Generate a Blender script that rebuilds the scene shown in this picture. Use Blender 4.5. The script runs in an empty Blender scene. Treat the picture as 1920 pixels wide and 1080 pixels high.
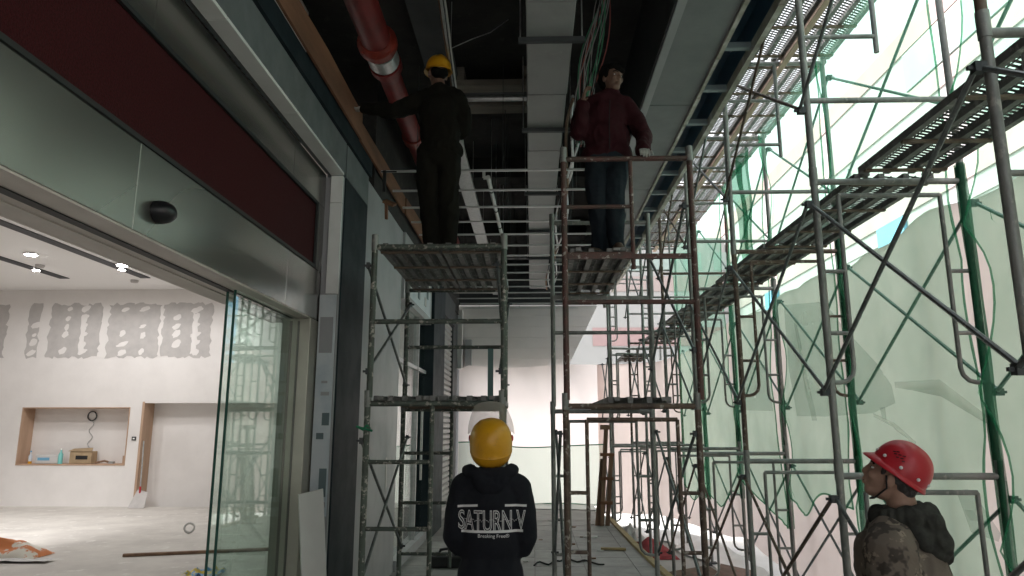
import bpy, bmesh, math, random
from mathutils import Vector, Matrix, Euler, noise
from mathutils.bvhtree import BVHTree
random.seed(7)
R = math.radians
scene = bpy.context.scene
col = scene.collection

# ---------------------------------------------------------------- camera, sky, sun, exposure
cam_d = bpy.data.cameras.new('camera'); cam = bpy.data.objects.new('camera', cam_d); col.objects.link(cam)
cam_d.sensor_width = 36.0; cam_d.lens = 24.84; cam_d.clip_start = 0.05; cam_d.clip_end = 2000
cam.location = (0, 0, 1.65)
PITCH = math.atan(260 / 1325); YAW = math.atan(40 * math.cos(PITCH) / 1325)
cam.rotation_euler = (math.pi / 2 + PITCH, 0, YAW)
scene.camera = cam

world = bpy.data.worlds.new('World'); scene.world = world; world.use_nodes = True
wn = world.node_tree; wn.nodes.clear()
sky = wn.nodes.new('ShaderNodeTexSky'); sky.sky_type = 'NISHITA'; sky.sun_disc = False
SUN_EL, SUN_ROT = R(50), R(-62)         # hazy sun over the shop's roof: it lights the street and the building across it
sky.sun_elevation = SUN_EL; sky.sun_rotation = SUN_ROT
sky.air_density = 1.6; sky.dust_density = 5.0; sky.ozone_density = 0.6
bg = wn.nodes.new('ShaderNodeBackground'); bg.inputs[1].default_value = 0.15
hsv = wn.nodes.new('ShaderNodeHueSaturation'); hsv.inputs['Saturation'].default_value = 0.18
wo = wn.nodes.new('ShaderNodeOutputWorld')
wn.links.new(sky.outputs[0], hsv.inputs['Color']); wn.links.new(hsv.outputs[0], bg.inputs[0]); wn.links.new(bg.outputs[0], wo.inputs[0])

sun_d = bpy.data.lights.new('sun', 'SUN'); sun = bpy.data.objects.new('sun', sun_d); col.objects.link(sun)
sun_d.energy = 1.5; sun_d.angle = R(14); sun_d.color = (1.0, 0.97, 0.94)
sdir = Vector((math.sin(SUN_ROT) * math.cos(SUN_EL), math.cos(SUN_ROT) * math.cos(SUN_EL), math.sin(SUN_EL)))
sun.rotation_euler = sdir.to_track_quat('Z', 'Y').to_euler()
sun.location = (-20, 8, 30)

vs = scene.view_settings
vs.view_transform = 'Standard'; vs.look = 'None'; vs.exposure = 1.75; vs.gamma = 1.0; vs.use_curve_mapping = False
cy = scene.cycles
cy.max_bounces = 9; cy.diffuse_bounces = 5; cy.glossy_bounces = 4; cy.transmission_bounces = 6; cy.transparent_max_bounces = 24
cy.caustics_reflective = False; cy.caustics_refractive = False; cy.sample_clamp_indirect = 6.0
cy.use_denoising = True

# ---------------------------------------------------------------- helpers
def tag(o, label=None, cat=None, group=None, kind=None):
    if label: o['label'] = label
    if cat: o['category'] = cat
    if group: o['group'] = group
    if kind: o['kind'] = kind
    return o

def thing(name, loc, label, cat, group=None):
    o = bpy.data.objects.new(name, None); col.objects.link(o); o.location = loc; o.empty_display_size = 0.1
    return tag(o, label, cat, group)

def wloc(p):
    v = Vector((0, 0, 0))
    while p is not None:
        v += p.location; p = p.parent
    return v

def put(name, mesh, parent=None, loc=(0, 0, 0), rot=None):
    o = bpy.data.objects.new(name, mesh); col.objects.link(o); o.parent = parent; o.location = loc
    if rot: o.rotation_euler = rot
    return o

class MB:
    def __init__(s): s.v = []; s.f = []; s.m = []; s.cur = 0
    def face(s, idx): s.f.append(idx); s.m.append(s.cur)
    def box(s, x0, x1, y0, y1, z0, z1):
        b = len(s.v)
        s.v += [(x0, y0, z0), (x1, y0, z0), (x1, y1, z0), (x0, y1, z0), (x0, y0, z1), (x1, y0, z1), (x1, y1, z1), (x0, y1, z1)]
        for q in ((3, 2, 1, 0), (4, 5, 6, 7), (0, 1, 5, 4), (1, 2, 6, 5), (2, 3, 7, 6), (3, 0, 4, 7)): s.face([b + i for i in q])
        return s
    def obox(s, c, h, rot):
        M = Euler(rot).to_matrix(); b = len(s.v); c = Vector(c)
        for dz in (-1, 1):
            for dx, dy in ((-1, -1), (1, -1), (1, 1), (-1, 1)):
                s.v.append(tuple(c + M @ Vector((dx * h[0], dy * h[1], dz * h[2]))))
        for q in ((3, 2, 1, 0), (4, 5, 6, 7), (0, 1, 5, 4), (1, 2, 6, 5), (2, 3, 7, 6), (3, 0, 4, 7)): s.face([b + i for i in q])
        return s
    def tube(s, pts, r, n=10, caps=True):
        pts = [Vector(p) for p in pts]; k = len(pts)
        rs = r if isinstance(r, (list, tuple)) else [r] * k
        t0 = (pts[1] - pts[0]).normalized()
        u = t0.orthogonal().normalized(); b = len(s.v)
        for i, p in enumerate(pts):
            if i == 0: t = t0
            elif i == k - 1: t = (pts[i] - pts[i - 1]).normalized()
            else: t = ((pts[i] - pts[i - 1]).normalized() + (pts[i + 1] - pts[i]).normalized()).normalized()
            u = (u - t * u.dot(t)).normalized(); w = t.cross(u)
            for j in range(n):
                a = 2 * math.pi * j / n
                s.v.append(tuple(p + rs[i] * (math.cos(a) * u + math.sin(a) * w)))
        for i in range(k - 1):
            for j in range(n):
                s.face([b + i * n + j, b + i * n + (j + 1) % n, b + (i + 1) * n + (j + 1) % n, b + (i + 1) * n + j])
        if caps:
            s.face([b + j for j in reversed(range(n))]); s.face([b + (k - 1) * n + j for j in range(n)])
        return s
    def grid(s, nu, nv, fn):
        b = len(s.v)
        for j in range(nv + 1):
            for i in range(nu + 1): s.v.append(tuple(fn(i / nu, j / nv)))
        for j in range(nv):
            for i in range(nu):
                a = b + j * (nu + 1) + i; s.face([a, a + 1, a + nu + 2, a + nu + 1])
        return s
    def prism(s, pts, d):
        """closed polygon pts (3d) extruded by vector d"""
        b = len(s.v); n = len(pts); d = Vector(d)
        s.v += [tuple(p) for p in pts] + [tuple(Vector(p) + d) for p in pts]
        s.face([b + i for i in reversed(range(n))]); s.face([b + n + i for i in range(n)])
        for i in range(n): s.face([b + i, b + (i + 1) % n, b + n + (i + 1) % n, b + n + i])
        return s
    def lathe(s, prof, n, M=None):
        b = len(s.v); k = len(prof); M = M or Matrix()
        for (r, z) in prof:
            for j in range(n):
                a = 2 * math.pi * j / n; s.v.append(tuple(M @ Vector((r * math.cos(a), r * math.sin(a), z))))
        for i in range(k - 1):
            for j in range(n): s.face([b + i * n + j, b + i * n + (j + 1) % n, b + (i + 1) * n + (j + 1) % n, b + (i + 1) * n + j])
        s.face([b + j for j in reversed(range(n))]); s.face([b + (k - 1) * n + j for j in range(n)])
        return s
    def mesh(s, name, mats, smooth=False, off=None):
        m = bpy.data.meshes.new(name)
        v = s.v if off is None else [(a[0] - off[0], a[1] - off[1], a[2] - off[2]) for a in s.v]
        m.from_pydata(v, [], s.f)
        for mt in (mats if isinstance(mats, (list, tuple)) else [mats]): m.materials.append(mt)
        if max(s.m, default=0) > 0: m.polygons.foreach_set('material_index', s.m)
        if smooth:
            m.polygons.foreach_set('use_smooth', [True] * len(m.polygons)); m.update()
            try: m.set_sharp_from_angle(angle=R(40))
            except Exception: pass
        bm = bmesh.new(); bm.from_mesh(m); bmesh.ops.recalc_face_normals(bm, faces=bm.faces); bm.to_mesh(m); bm.free()
        return m
    def build(s, name, mats, parent=None, smooth=False):
        o = put(name, s.mesh(name, mats, smooth, wloc(parent) if parent else None), parent)
        return o

def bevel(o, w=0.004, seg=2):
    m = o.modifiers.new('bevel', 'BEVEL'); m.width = w; m.segments = seg; m.limit_method = 'ANGLE'; m.angle_limit = R(40)
    return o

def structure(o): o['kind'] = 'structure'; return o

# ---------------------------------------------------------------- materials
def mat(name, base, rough=0.6, metal=0.0, c2=None, scale=6.0, mix=(0.4, 0.65), bump=0.0, bscale=60.0, c3=None, scale3=30.0, mix3=(0.6, 0.68),
        spec=0.5, emit=None, stretch=None, detail=6.0, rough2=None):
    m = bpy.data.materials.new(name); m.use_nodes = True; nt = m.node_tree; b = nt.nodes['Principled BSDF']
    b.inputs['Roughness'].default_value = rough; b.inputs['Metallic'].default_value = metal; b.inputs['Specular IOR Level'].default_value = spec
    b.inputs['Base Color'].default_value = (*base, 1)
    tc = nt.nodes.new('ShaderNodeTexCoord'); mp = nt.nodes.new('ShaderNodeMapping'); nt.links.new(tc.outputs['Object'], mp.inputs[0])
    # objects sit at their own origin: add the object's place so that copies differ
    oi = nt.nodes.new('ShaderNodeObjectInfo'); va = nt.nodes.new('ShaderNodeVectorMath'); va.operation = 'MULTIPLY_ADD'
    nt.links.new(oi.outputs['Random'], va.inputs[0]); va.inputs[1].default_value = (17.3, 11.1, 23.7); nt.links.new(tc.outputs['Object'], va.inputs[2])
    nt.links.new(va.outputs[0], mp.inputs[0])
    if stretch: mp.inputs['Scale'].default_value = stretch
    def layer(prev, colr, sc, mx, det):
        n = nt.nodes.new('ShaderNodeTexNoise'); n.inputs['Scale'].default_value = sc; n.inputs['Detail'].default_value = det; n.inputs['Roughness'].default_value = 0.62
        nt.links.new(mp.outputs[0], n.inputs['Vector'])
        rp = nt.nodes.new('ShaderNodeValToRGB'); rp.color_ramp.elements[0].position = mx[0]; rp.color_ramp.elements[1].position = mx[1]
        nt.links.new(n.outputs['Fac'], rp.inputs[0])
        mi = nt.nodes.new('ShaderNodeMix'); mi.data_type = 'RGBA'; nt.links.new(rp.outputs[0], mi.inputs['Factor'])
        if prev is None: mi.inputs['A'].default_value = (*base, 1)
        else: nt.links.new(prev, mi.inputs['A'])
        mi.inputs['B'].default_value = (*colr, 1)
        return mi.outputs['Result'], rp.outputs[0]
    out = None
    if c2: out, fac = layer(out, c2, scale, mix, detail)
    if c2 and rough2 is not None:
        mr = nt.nodes.new('ShaderNodeMapRange'); nt.links.new(fac, mr.inputs[0]); mr.inputs[3].default_value = rough; mr.inputs[4].default_value = rough2
        nt.links.new(mr.outputs[0], b.inputs['Roughness'])
    if c3: out, _ = layer(out, c3, scale3, mix3, 4.0)
    if out: nt.links.new(out, b.inputs['Base Color'])
    if bump:
        n = nt.nodes.new('ShaderNodeTexNoise'); n.inputs['Scale'].default_value = bscale; n.inputs['Detail'].default_value = 5
        nt.links.new(mp.outputs[0], n.inputs['Vector'])
        bp = nt.nodes.new('ShaderNodeBump'); bp.inputs['Strength'].default_value = bump; bp.inputs['Distance'].default_value = 0.01
        nt.links.new(n.outputs['Fac'], bp.inputs['Height']); nt.links.new(bp.outputs[0], b.inputs['Normal'])
    if emit:
        b.inputs['Emission Color'].default_value = (*emit[0], 1); b.inputs['Emission Strength'].default_value = emit[1]
    return m

def sheet_mat(name, colr, alpha, transl=0.5, tint=(1, 1, 1), c2=None, scale=3.0, weave=None):
    """cloth or net: part lets light straight through (open weave), rest is diffuse + translucent"""
    m = bpy.data.materials.new(name); m.use_nodes = True; nt = m.node_tree; nt.nodes.clear()
    o = nt.nodes.new('ShaderNodeOutputMaterial'); d = nt.nodes.new('ShaderNodeBsdfDiffuse'); t = nt.nodes.new('ShaderNodeBsdfTranslucent')
    mx = nt.nodes.new('ShaderNodeMixShader'); mx.inputs[0].default_value = transl
    nt.links.new(d.outputs[0], mx.inputs[1]); nt.links.new(t.outputs[0], mx.inputs[2])
    d.inputs[0].default_value = (*colr, 1); t.inputs[0].default_value = (*colr, 1)
    tc = nt.nodes.new('ShaderNodeTexCoord')
    if c2:
        n = nt.nodes.new('ShaderNodeTexNoise'); n.inputs['Scale'].default_value = scale; n.inputs['Detail'].default_value = 5
        nt.links.new(tc.outputs['Object'], n.inputs['Vector'])
        mi = nt.nodes.new('ShaderNodeMix'); mi.data_type = 'RGBA'; mi.inputs['A'].default_value = (*colr, 1); mi.inputs['B'].default_value = (*c2, 1)
        mr = nt.nodes.new('ShaderNodeMapRange'); mr.inputs[1].default_value = .35; mr.inputs[2].default_value = .65; nt.links.new(n.outputs['Fac'], mr.inputs[0])
        nt.links.new(mr.outputs[0], mi.inputs['Factor'])
        nt.links.new(mi.outputs['Result'], d.inputs[0]); nt.links.new(mi.outputs['Result'], t.inputs[0])
    if alpha < 1:
        tr = nt.nodes.new('ShaderNodeBsdfTransparent'); tr.inputs[0].default_value = (*tint, 1)
        m2 = nt.nodes.new('ShaderNodeMixShader'); nt.links.new(tr.outputs[0], m2.inputs[1]); nt.links.new(mx.outputs[0], m2.inputs[2])
        m2.inputs[0].default_value = alpha
        if weave:
            n = nt.nodes.new('ShaderNodeTexNoise'); n.inputs['Scale'].default_value = weave; n.inputs['Detail'].default_value = 3
            nt.links.new(tc.outputs['Object'], n.inputs['Vector'])
            mr = nt.nodes.new('ShaderNodeMapRange'); mr.inputs[1].default_value = .3; mr.inputs[2].default_value = .7
            mr.inputs[3].default_value = alpha - .08; mr.inputs[4].default_value = alpha + .08
            nt.links.new(n.outputs['Fac'], mr.inputs[0]); nt.links.new(mr.outputs[0], m2.inputs[0])
        nt.links.new(m2.outputs[0], o.inputs[0])
    else: nt.links.new(mx.outputs[0], o.inputs[0])
    return m

def glass_mat(name, tint=(0.91, 0.975, 0.945), ior=1.5, rough=0.0):
    m = bpy.data.materials.new(name); m.use_nodes = True; nt = m.node_tree; nt.nodes.clear()
    o = nt.nodes.new('ShaderNodeOutputMaterial'); tr = nt.nodes.new('ShaderNodeBsdfTransparent'); tr.inputs[0].default_value = (*tint, 1)
    g = nt.nodes.new('ShaderNodeBsdfGlossy'); g.inputs['Roughness'].default_value = rough
    fr = nt.nodes.new('ShaderNodeFresnel'); ge = nt.nodes.new('ShaderNodeNewGeometry'); mr = nt.nodes.new('ShaderNodeMapRange')
    nt.links.new(ge.outputs['Backfacing'], mr.inputs[0]); mr.inputs[3].default_value = ior; mr.inputs[4].default_value = 1 / ior; nt.links.new(mr.outputs[0], fr.inputs[0])
    mx = nt.nodes.new('ShaderNodeMixShader'); nt.links.new(fr.outputs[0], mx.inputs[0]); nt.links.new(tr.outputs[0], mx.inputs[1]); nt.links.new(g.outputs[0], mx.inputs[2])
    nt.links.new(mx.outputs[0], o.inputs[0]); return m

M = {}
M['tile'] = mat('floor tile', (.34, .335, .325), .6, c2=(.26, .255, .247), scale=5, c3=(.40, .39, .37), scale3=14, mix3=(.62, .75), bump=.08, bscale=40)
M['grout'] = mat('grout', (.12, .115, .11), .9)
M['kerb'] = mat('podium concrete', (.28, .27, .25), .85, c2=(.18, .175, .165), scale=4, bump=.3)
M['ground'] = mat('street ground', (.46, .45, .43), .8, c2=(.38, .37, .35), scale=.6, bump=.1, bscale=8)
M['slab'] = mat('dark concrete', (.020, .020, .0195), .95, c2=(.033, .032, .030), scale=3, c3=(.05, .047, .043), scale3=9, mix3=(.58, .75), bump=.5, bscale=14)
M['steel_dark'] = mat('dark steel beam', (.05, .056, .06), .6, .3, c2=(.07, .075, .078), scale=3)
M['beam_grey'] = mat('grey cladding', (.17, .19, .195), .45, c2=(.14, .155, .16), scale=3, rough2=.6)
M['slate'] = mat('slate blue cladding', (.016, .026, .032), .6, c2=(.012, .021, .026), scale=3, rough2=.7, spec=.18)
M['wall_grey'] = mat('grey panel', (.38, .385, .40), .5, c2=(.34, .345, .36), scale=2, rough2=.65)
M['trim'] = mat('white trim', (.86, .87, .85), .4, c2=(.80, .81, .79), scale=4)
M['soffit'] = mat('beige soffit lining', (.66, .61, .56), .5, c2=(.58, .53, .48), scale=3)
M['stainless'] = mat('brushed stainless', (.42, .405, .375), .22, .9, c2=(.36, .348, .322), scale=.9, mix=(.25, .75), detail=0.0, rough2=.30)
M['jamb'] = mat('jamb metal', (.46, .44, .38), .34, .7, c2=(.38, .36, .31), scale=2, rough2=.45)
M['red_panel'] = mat('maroon perforated panel', (.058, .009, .011), .75, c2=(.040, .007, .008), scale=90, mix=(.45, .55), bump=.6, bscale=150, spec=.15)
M['seal'] = mat('black seal', (.02, .022, .022), .6)
M['black'] = mat('black plastic', (.012, .013, .015), .35)
M['black_matt'] = mat('black matt', (.015, .015, .016), .8)
M['plaster'] = mat('white plaster', (.80, .77, .75), .85, c2=(.75, .72, .70), scale=1.5, bump=.05, bscale=20)
M['putty'] = mat('grey putty', (.52, .495, .48), .9, c2=(.46, .44, .43), scale=5, bump=.1)
M['shopceil'] = mat('shop ceiling', (.90, .89, .88), .9)
M['shopfloor'] = mat('dusty screed', (.60, .57, .53), .8, c2=(.50, .47, .44), scale=1.6, c3=(.68, .66, .62), scale3=6, bump=.1, bscale=12)
M['wood'] = mat('raw plywood', (.50, .34, .24), .7, c2=(.42, .28, .19), scale=6, stretch=(1, 1, .15), bump=.1)
M['form'] = mat('orange formwork', (.24, .11, .06), .8, c2=(.15, .07, .04), scale=5, stretch=(1, .2, 1), bump=.2)
M['batten'] = mat('pale batten', (.24, .22, .18), .8, c2=(.15, .14, .12), scale=8, stretch=(.2, 1, 1), bump=.2)
M['timber'] = mat('brown timber', (.26, .16, .10), .75, c2=(.17, .10, .065), scale=8, stretch=(1, 1, .15), bump=.2)
M['plyboard'] = mat('weathered ply', (.20, .13, .095), .75, c2=(.13, .085, .06), scale=5, c3=(.32, .12, .09), scale3=9, mix3=(.64, .7))
M['yellowstrip'] = mat('yellow timber', (.44, .33, .15), .7, c2=(.33, .25, .13), scale=6, bump=.1)
M['duct'] = mat('white duct', (.33, .335, .33), .5, c2=(.275, .28, .275), scale=2, c3=(.36, .36, .355), scale3=12, mix3=(.62, .75))
M['galv'] = mat('galvanised', (.50, .51, .51), .38, .6, c2=(.40, .41, .41), scale=20)
M['keel'] = mat('ceiling keel', (.62, .63, .63), .35, .45)
M['red_pipe'] = mat('red fire pipe', (.20, .014, .013), .5, c2=(.14, .011, .010), scale=6, c3=(.2, .03, .02), scale3=16)
M['orange'] = mat('red flange', (.28, .035, .02), .5, c2=(.18, .025, .018), scale=9)
M['panel'] = mat('soffit panel', (.22, .235, .24), .5, c2=(.19, .20, .205), scale=2, rough2=.62)
M['panel_edge'] = mat('stained edge', (.42, .40, .34), .7, c2=(.24, .20, .14), scale=5, mix=(.3, .8), c3=(.66, .65, .61), scale3=5, mix3=(.42, .70))
M['bluebox'] = mat('navy steel', (.05, .115, .18), .45, .0, c2=(.06, .13, .20), scale=4)
M['bluerib'] = mat('grey rib', (.26, .32, .34), .45, .2)
M['tube'] = mat('scaffold tube', (.27, .28, .265), .48, .3, c2=(.17, .175, .165), scale=7, c3=(.36, .35, .32), scale3=22, mix3=(.58, .66), bump=.25, bscale=70, stretch=(1, 1, .5))
M['tube_green'] = mat('scaffold tube green', (.10, .125, .105), .55, .25, c2=(.07, .075, .062), scale=8, c3=(.40, .38, .34), scale3=24, mix3=(.55, .63), bump=.3, bscale=70)
M['tube_brown'] = mat('scaffold tube brown', (.16, .115, .085), .6, .2, c2=(.085, .06, .048), scale=9, c3=(.36, .33, .29), scale3=24, mix3=(.57, .65), bump=.3, bscale=70)
M['tube_red'] = mat('scaffold tube red', (.13, .060, .052), .6, .2, c2=(.085, .066, .055), scale=9, c3=(.38, .34, .31), scale3=26, mix3=(.6, .66), bump=.3, bscale=70)
M['brace'] = mat('brace tube', (.20, .225, .225), .42, .45, c2=(.12, .13, .128), scale=9, c3=(.34, .35, .34), scale3=26, mix3=(.6, .68))
M['deck'] = mat('deck steel', (.20, .20, .195), .55, .3, c2=(.13, .128, .12), scale=8, c3=(.36, .35, .33), scale3=18, mix3=(.56, .66), bump=.2)
M['deck_rib'] = mat('deck rib', (.20, .145, .10), .65, .2, c2=(.12, .09, .07), scale=12)
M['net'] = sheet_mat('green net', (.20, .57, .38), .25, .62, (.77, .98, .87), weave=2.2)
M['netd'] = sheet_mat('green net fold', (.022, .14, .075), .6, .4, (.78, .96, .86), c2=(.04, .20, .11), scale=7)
M['net_edge'] = sheet_mat('net selvedge', (.07, .36, .21), .5, .5, (.75, .98, .86))
M['film'] = mat('white plastic film', (.84, .84, .83), .45, c2=(.78, .78, .77), scale=3, bump=.3, bscale=7)
M['rope'] = mat('green cord', (.02, .20, .10), .8)
M['banner'] = sheet_mat('pink banner', (.74, .63, .595), 1.0, .62, c2=(.69, .585, .55), scale=1.2)
M['banner_end'] = sheet_mat('pale end sheet', (.84, .765, .75), 1.0, .5, c2=(.80, .725, .71), scale=1.0)
M['print_d'] = sheet_mat('banner print dark', (.30, .44, .38), .34, .5, c2=(.38, .48, .42), scale=2)
M['print_l'] = sheet_mat('banner print pale', (.80, .76, .72), .35, .5)
M['board'] = mat('gypsum board', (.62, .61, .60), .8, c2=(.56, .55, .54), scale=2)
M['glass'] = glass_mat('clear glass')
M['glassedge'] = mat('glass edge', (.03, .10, .08), .15)
M['poster'] = mat('poster', (.62, .67, .70), .45, c2=(.50, .57, .62), scale=3, mix=(.45, .6))
M['posterdark'] = mat('poster dark print', (.12, .17, .18), .45)
M['shutter'] = mat('shutter slat', (.34, .34, .33), .45, .3, c2=(.26, .26, .25), scale=4)
M['cream'] = mat('cream facade', (.42, .417, .41), .8, c2=(.39, .387, .38), scale=.4)
M['stripe'] = mat('salmon band', (.42, .345, .33), .8)
M['redband'] = mat('red band', (.42, .29, .285), .8)
M['bluepil'] = mat('blue pilaster', (.16, .38, .56), .6)
M['teal'] = mat('grey green facade', (.34, .42, .39), .7)
M['win'] = mat('far window', (.10, .14, .16), .15)
M['lamp_on'] = mat('lit lamp', (1, 1, 1), .5, emit=((1, .97, .92), 30.0))
M['track'] = mat('black track slot', (.01, .012, .018), .5)
M['white_pvc'] = mat('white pipe', (.62, .62, .60), .4)
M['skin'] = mat('skin', (.42, .26, .19), .55, c2=(.36, .215, .155), scale=14)
M['skin_shade'] = mat('shaded skin', (.20, .115, .08), .6, c2=(.16, .09, .065), scale=14)  # darker copy of skin: shade under the ceiling put into the colour
M['hair'] = mat('hair', (.008, .0075, .007), .9, bump=.4, bscale=120, spec=.1)
M['hairgrey'] = mat('greying hair', (.055, .053, .05), .7, bump=.8, bscale=160, c2=(.11, .105, .10), scale=60)
M['hoodie'] = mat('black hoodie', (.009, .010, .014), .9, c2=(.013, .0145, .019), scale=8, bump=.25, bscale=45, spec=.25)
M['print'] = mat('white print', (.72, .72, .71), .8)
M['dark_trouser'] = mat('dark trousers', (.016, .017, .018), .9, bump=.3, bscale=30, spec=.25)
M['olive'] = mat('olive work clothes', (.011, .010, .007), .95, c2=(.0075, .007, .005), scale=5, bump=.35, bscale=35, spec=.2)
M['maroon'] = mat('maroon jacket', (.036, .004, .008), .85, c2=(.027, .0035, .006), scale=6, bump=.35, bscale=30, spec=.3)
M['denim'] = mat('dark denim', (.011, .017, .024), .9, c2=(.022, .030, .038), scale=4, bump=.3, bscale=40, spec=.25)
M['glove'] = mat('work glove', (.42, .42, .39), .9, c2=(.33, .33, .31), scale=20)
M['shoe'] = mat('brown work shoe', (.07, .045, .03), .7)
M['sole'] = mat('pale sole', (.45, .44, .42), .8)
M['yellow'] = mat('yellow helmet', (.66, .33, .012), .32, c2=(.56, .27, .014), scale=5, c3=(.42, .22, .03), scale3=40, mix3=(.66, .72), rough2=.45)
M['redhat'] = mat('red helmet', (.50, .02, .032), .3, c2=(.44, .018, .028), scale=7, rough2=.42)
M['rivet'] = mat('white rivet', (.75, .75, .74), .4)
M['visor'] = sheet_mat('hazy visor', (.55, .54, .52), .55, .4)
M['hood'] = mat('dark hood', (.062, .064, .055), .95, c2=(.022, .023, .021), scale=10, bump=.4, bscale=40, spec=.2)

def camo():
    m = mat('camouflage', (.17, .142, .115), .92, c2=(.075, .064, .054), scale=9, mix=(.50, .535), c3=(.27, .225, .175), scale3=13, mix3=(.60, .625), bump=.35, bscale=45, spec=.2, detail=3)
    return m
M['camo'] = camo()

# ================================================================ SETTING
def edge(y):                                   # right-hand edge of the raised walkway
    pts = [(-8, 1.78), (4, 1.74), (6.5, 1.56), (9.1, 1.44), (11.5, 1.38), (13.7, 1.36), (15.5, 1.28), (16.2, 1.2)]
    for (a, xa), (b, xb) in zip(pts, pts[1:]):
        if y <= b: return xa + (xb - xa) * max(0, (y - a)) / (b - a)
    return pts[-1][1]

# ground of the street, one sheet to the horizon
g = MB(); g.grid(8, 8, lambda u, v: (-400 + 800 * u, -400 + 800 * v, -0.5))
structure(g.build('ground', M['ground']))

# raised walkway with paving tiles
fl = MB(); n = 48
for i in range(n + 1):
    y = -8 + 24.2 * i / n; e = edge(y)
    fl.v += [(-1.80, y, -0.006), (e, y, -0.006), (e, y, -0.52), (-1.80, y, -0.52)]
for i in range(n):
    a = 4 * i
    fl.face([a, a + 1, a + 5, a + 4]); fl.face([a + 1, a + 2, a + 6, a + 5])
fl.face([0, 3, 2, 1]); fl.face([4 * n, 4 * n + 1, 4 * n + 2, 4 * n + 3])
floor = structure(fl.build('walkway_floor', M['kerb']))
T = 0.6; gap = 0.005
tmesh = MB().box(gap, T - gap, gap, T - gap, -0.006, 0.0).mesh('floor_tile', M['tile'])
for r_ in range(27):
    y0 = -0.6 + r_ * T
    for c_ in range(6):
        x0 = -1.79 + c_ * T
        if x0 > edge(y0 + .3) - .05: continue
        if x0 + T < min(edge(y0), edge(y0 + T)):
            o = put('floor_tile', tmesh, floor, (x0, y0, random.uniform(-.0012, .0012)))
        else:
            m = MB(); m.prism([(x0 + gap, y0 + gap, -.006), (edge(y0) - .01, y0 + gap, -.006), (edge(y0 + T) - .01, y0 + T - gap, -.006), (x0 + gap, y0 + T - gap, -.006)], (0, 0, .006))
            m.build('floor_tile', M['tile'], floor)

# ceiling slab over the passage and shop
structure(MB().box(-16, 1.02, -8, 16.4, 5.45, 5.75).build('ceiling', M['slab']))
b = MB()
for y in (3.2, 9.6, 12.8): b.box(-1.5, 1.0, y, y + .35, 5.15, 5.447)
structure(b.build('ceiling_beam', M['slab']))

# ---------------------------------------------------------------- shop room
structure(MB().box(-16, -1.802, -6, 15.2, -.3, -.002).build('shop_floor', M['shopfloor']))
structure(MB().box(-16, -2.2, -6, 15.2, 4.65, 4.75).build('shop_ceiling', M['shopceil']))
# rear wall with a square niche and a doorway recess
NX0, NX1, NZ0, NZ1 = -11.05, -8.68, .84, 2.06
DX0, DX1, DZ = -8.42, -5.2, 2.18
WY = 15.2
w = MB(); w.box(-16, NX0, WY, WY + .5, -.3, 5.4); w.box(NX0, NX1, WY, WY + .5, -.3, NZ0); w.box(NX0, NX1, WY, WY + .5, NZ1, 5.4)
w.box(NX1, DX0, WY, WY + .5, -.3, 5.4); w.box(DX0, DX1, WY, WY + .5, DZ, 5.4); w.box(DX1, -1.72, WY, WY + .5, -.3, 5.4)
w.box(NX0, NX1, WY + .38, WY + .48, NZ0, NZ1); w.box(DX0, DX1, WY + .40, WY + .48, -.3, DZ)
shop_wall = structure(w.build('shop_wall_back', M['plaster']))
structure(MB().box(-16.3, -16, -6, 15.7, -.3, 5.4).build('shop_wall_left', M['plaster']))
structure(MB().box(-16, -1.72, -6.3, -6, -.3, 5.4).build('shop_wall_front', M['plaster']))
# inner lining of the passage wall, seen from the shop
structure(MB().box(-2.2, -2.05, -6, 5.85, 2.66, 5.4).build('shop_wall_right', M['plaster']))

nf = thing('niche_lining', (-9.86, WY, NZ0), 'raw plywood lining of the square niche in the shop rear wall', 'niche lining')
for a in ((NX0, NX0 + .02, NZ0, NZ1), (NX1 - .02, NX1, NZ0, NZ1), (NX0 + .02, NX1 - .02, NZ0, NZ0 + .03), (NX0 + .02, NX1 - .02, NZ1 - .02, NZ1)):
    MB().box(a[0], a[1], WY - .012, WY + .379, a[2], a[3]).build('lining_board', M['wood'], nf)
dl = thing('doorway_lining', (DX0, WY, 0), 'brown plywood jamb of the tall recess in the shop rear wall', 'door lining')
MB().box(DX0, DX0 + .05, WY - .012, WY + .399, 0, DZ - .002).build('jamb_board', M['wood'], dl)
MB().box(DX0 + .05, DX1 - .002, WY - .006, WY + .399, DZ - .03, DZ - .002).build('head_board', M['plaster'], dl)

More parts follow.
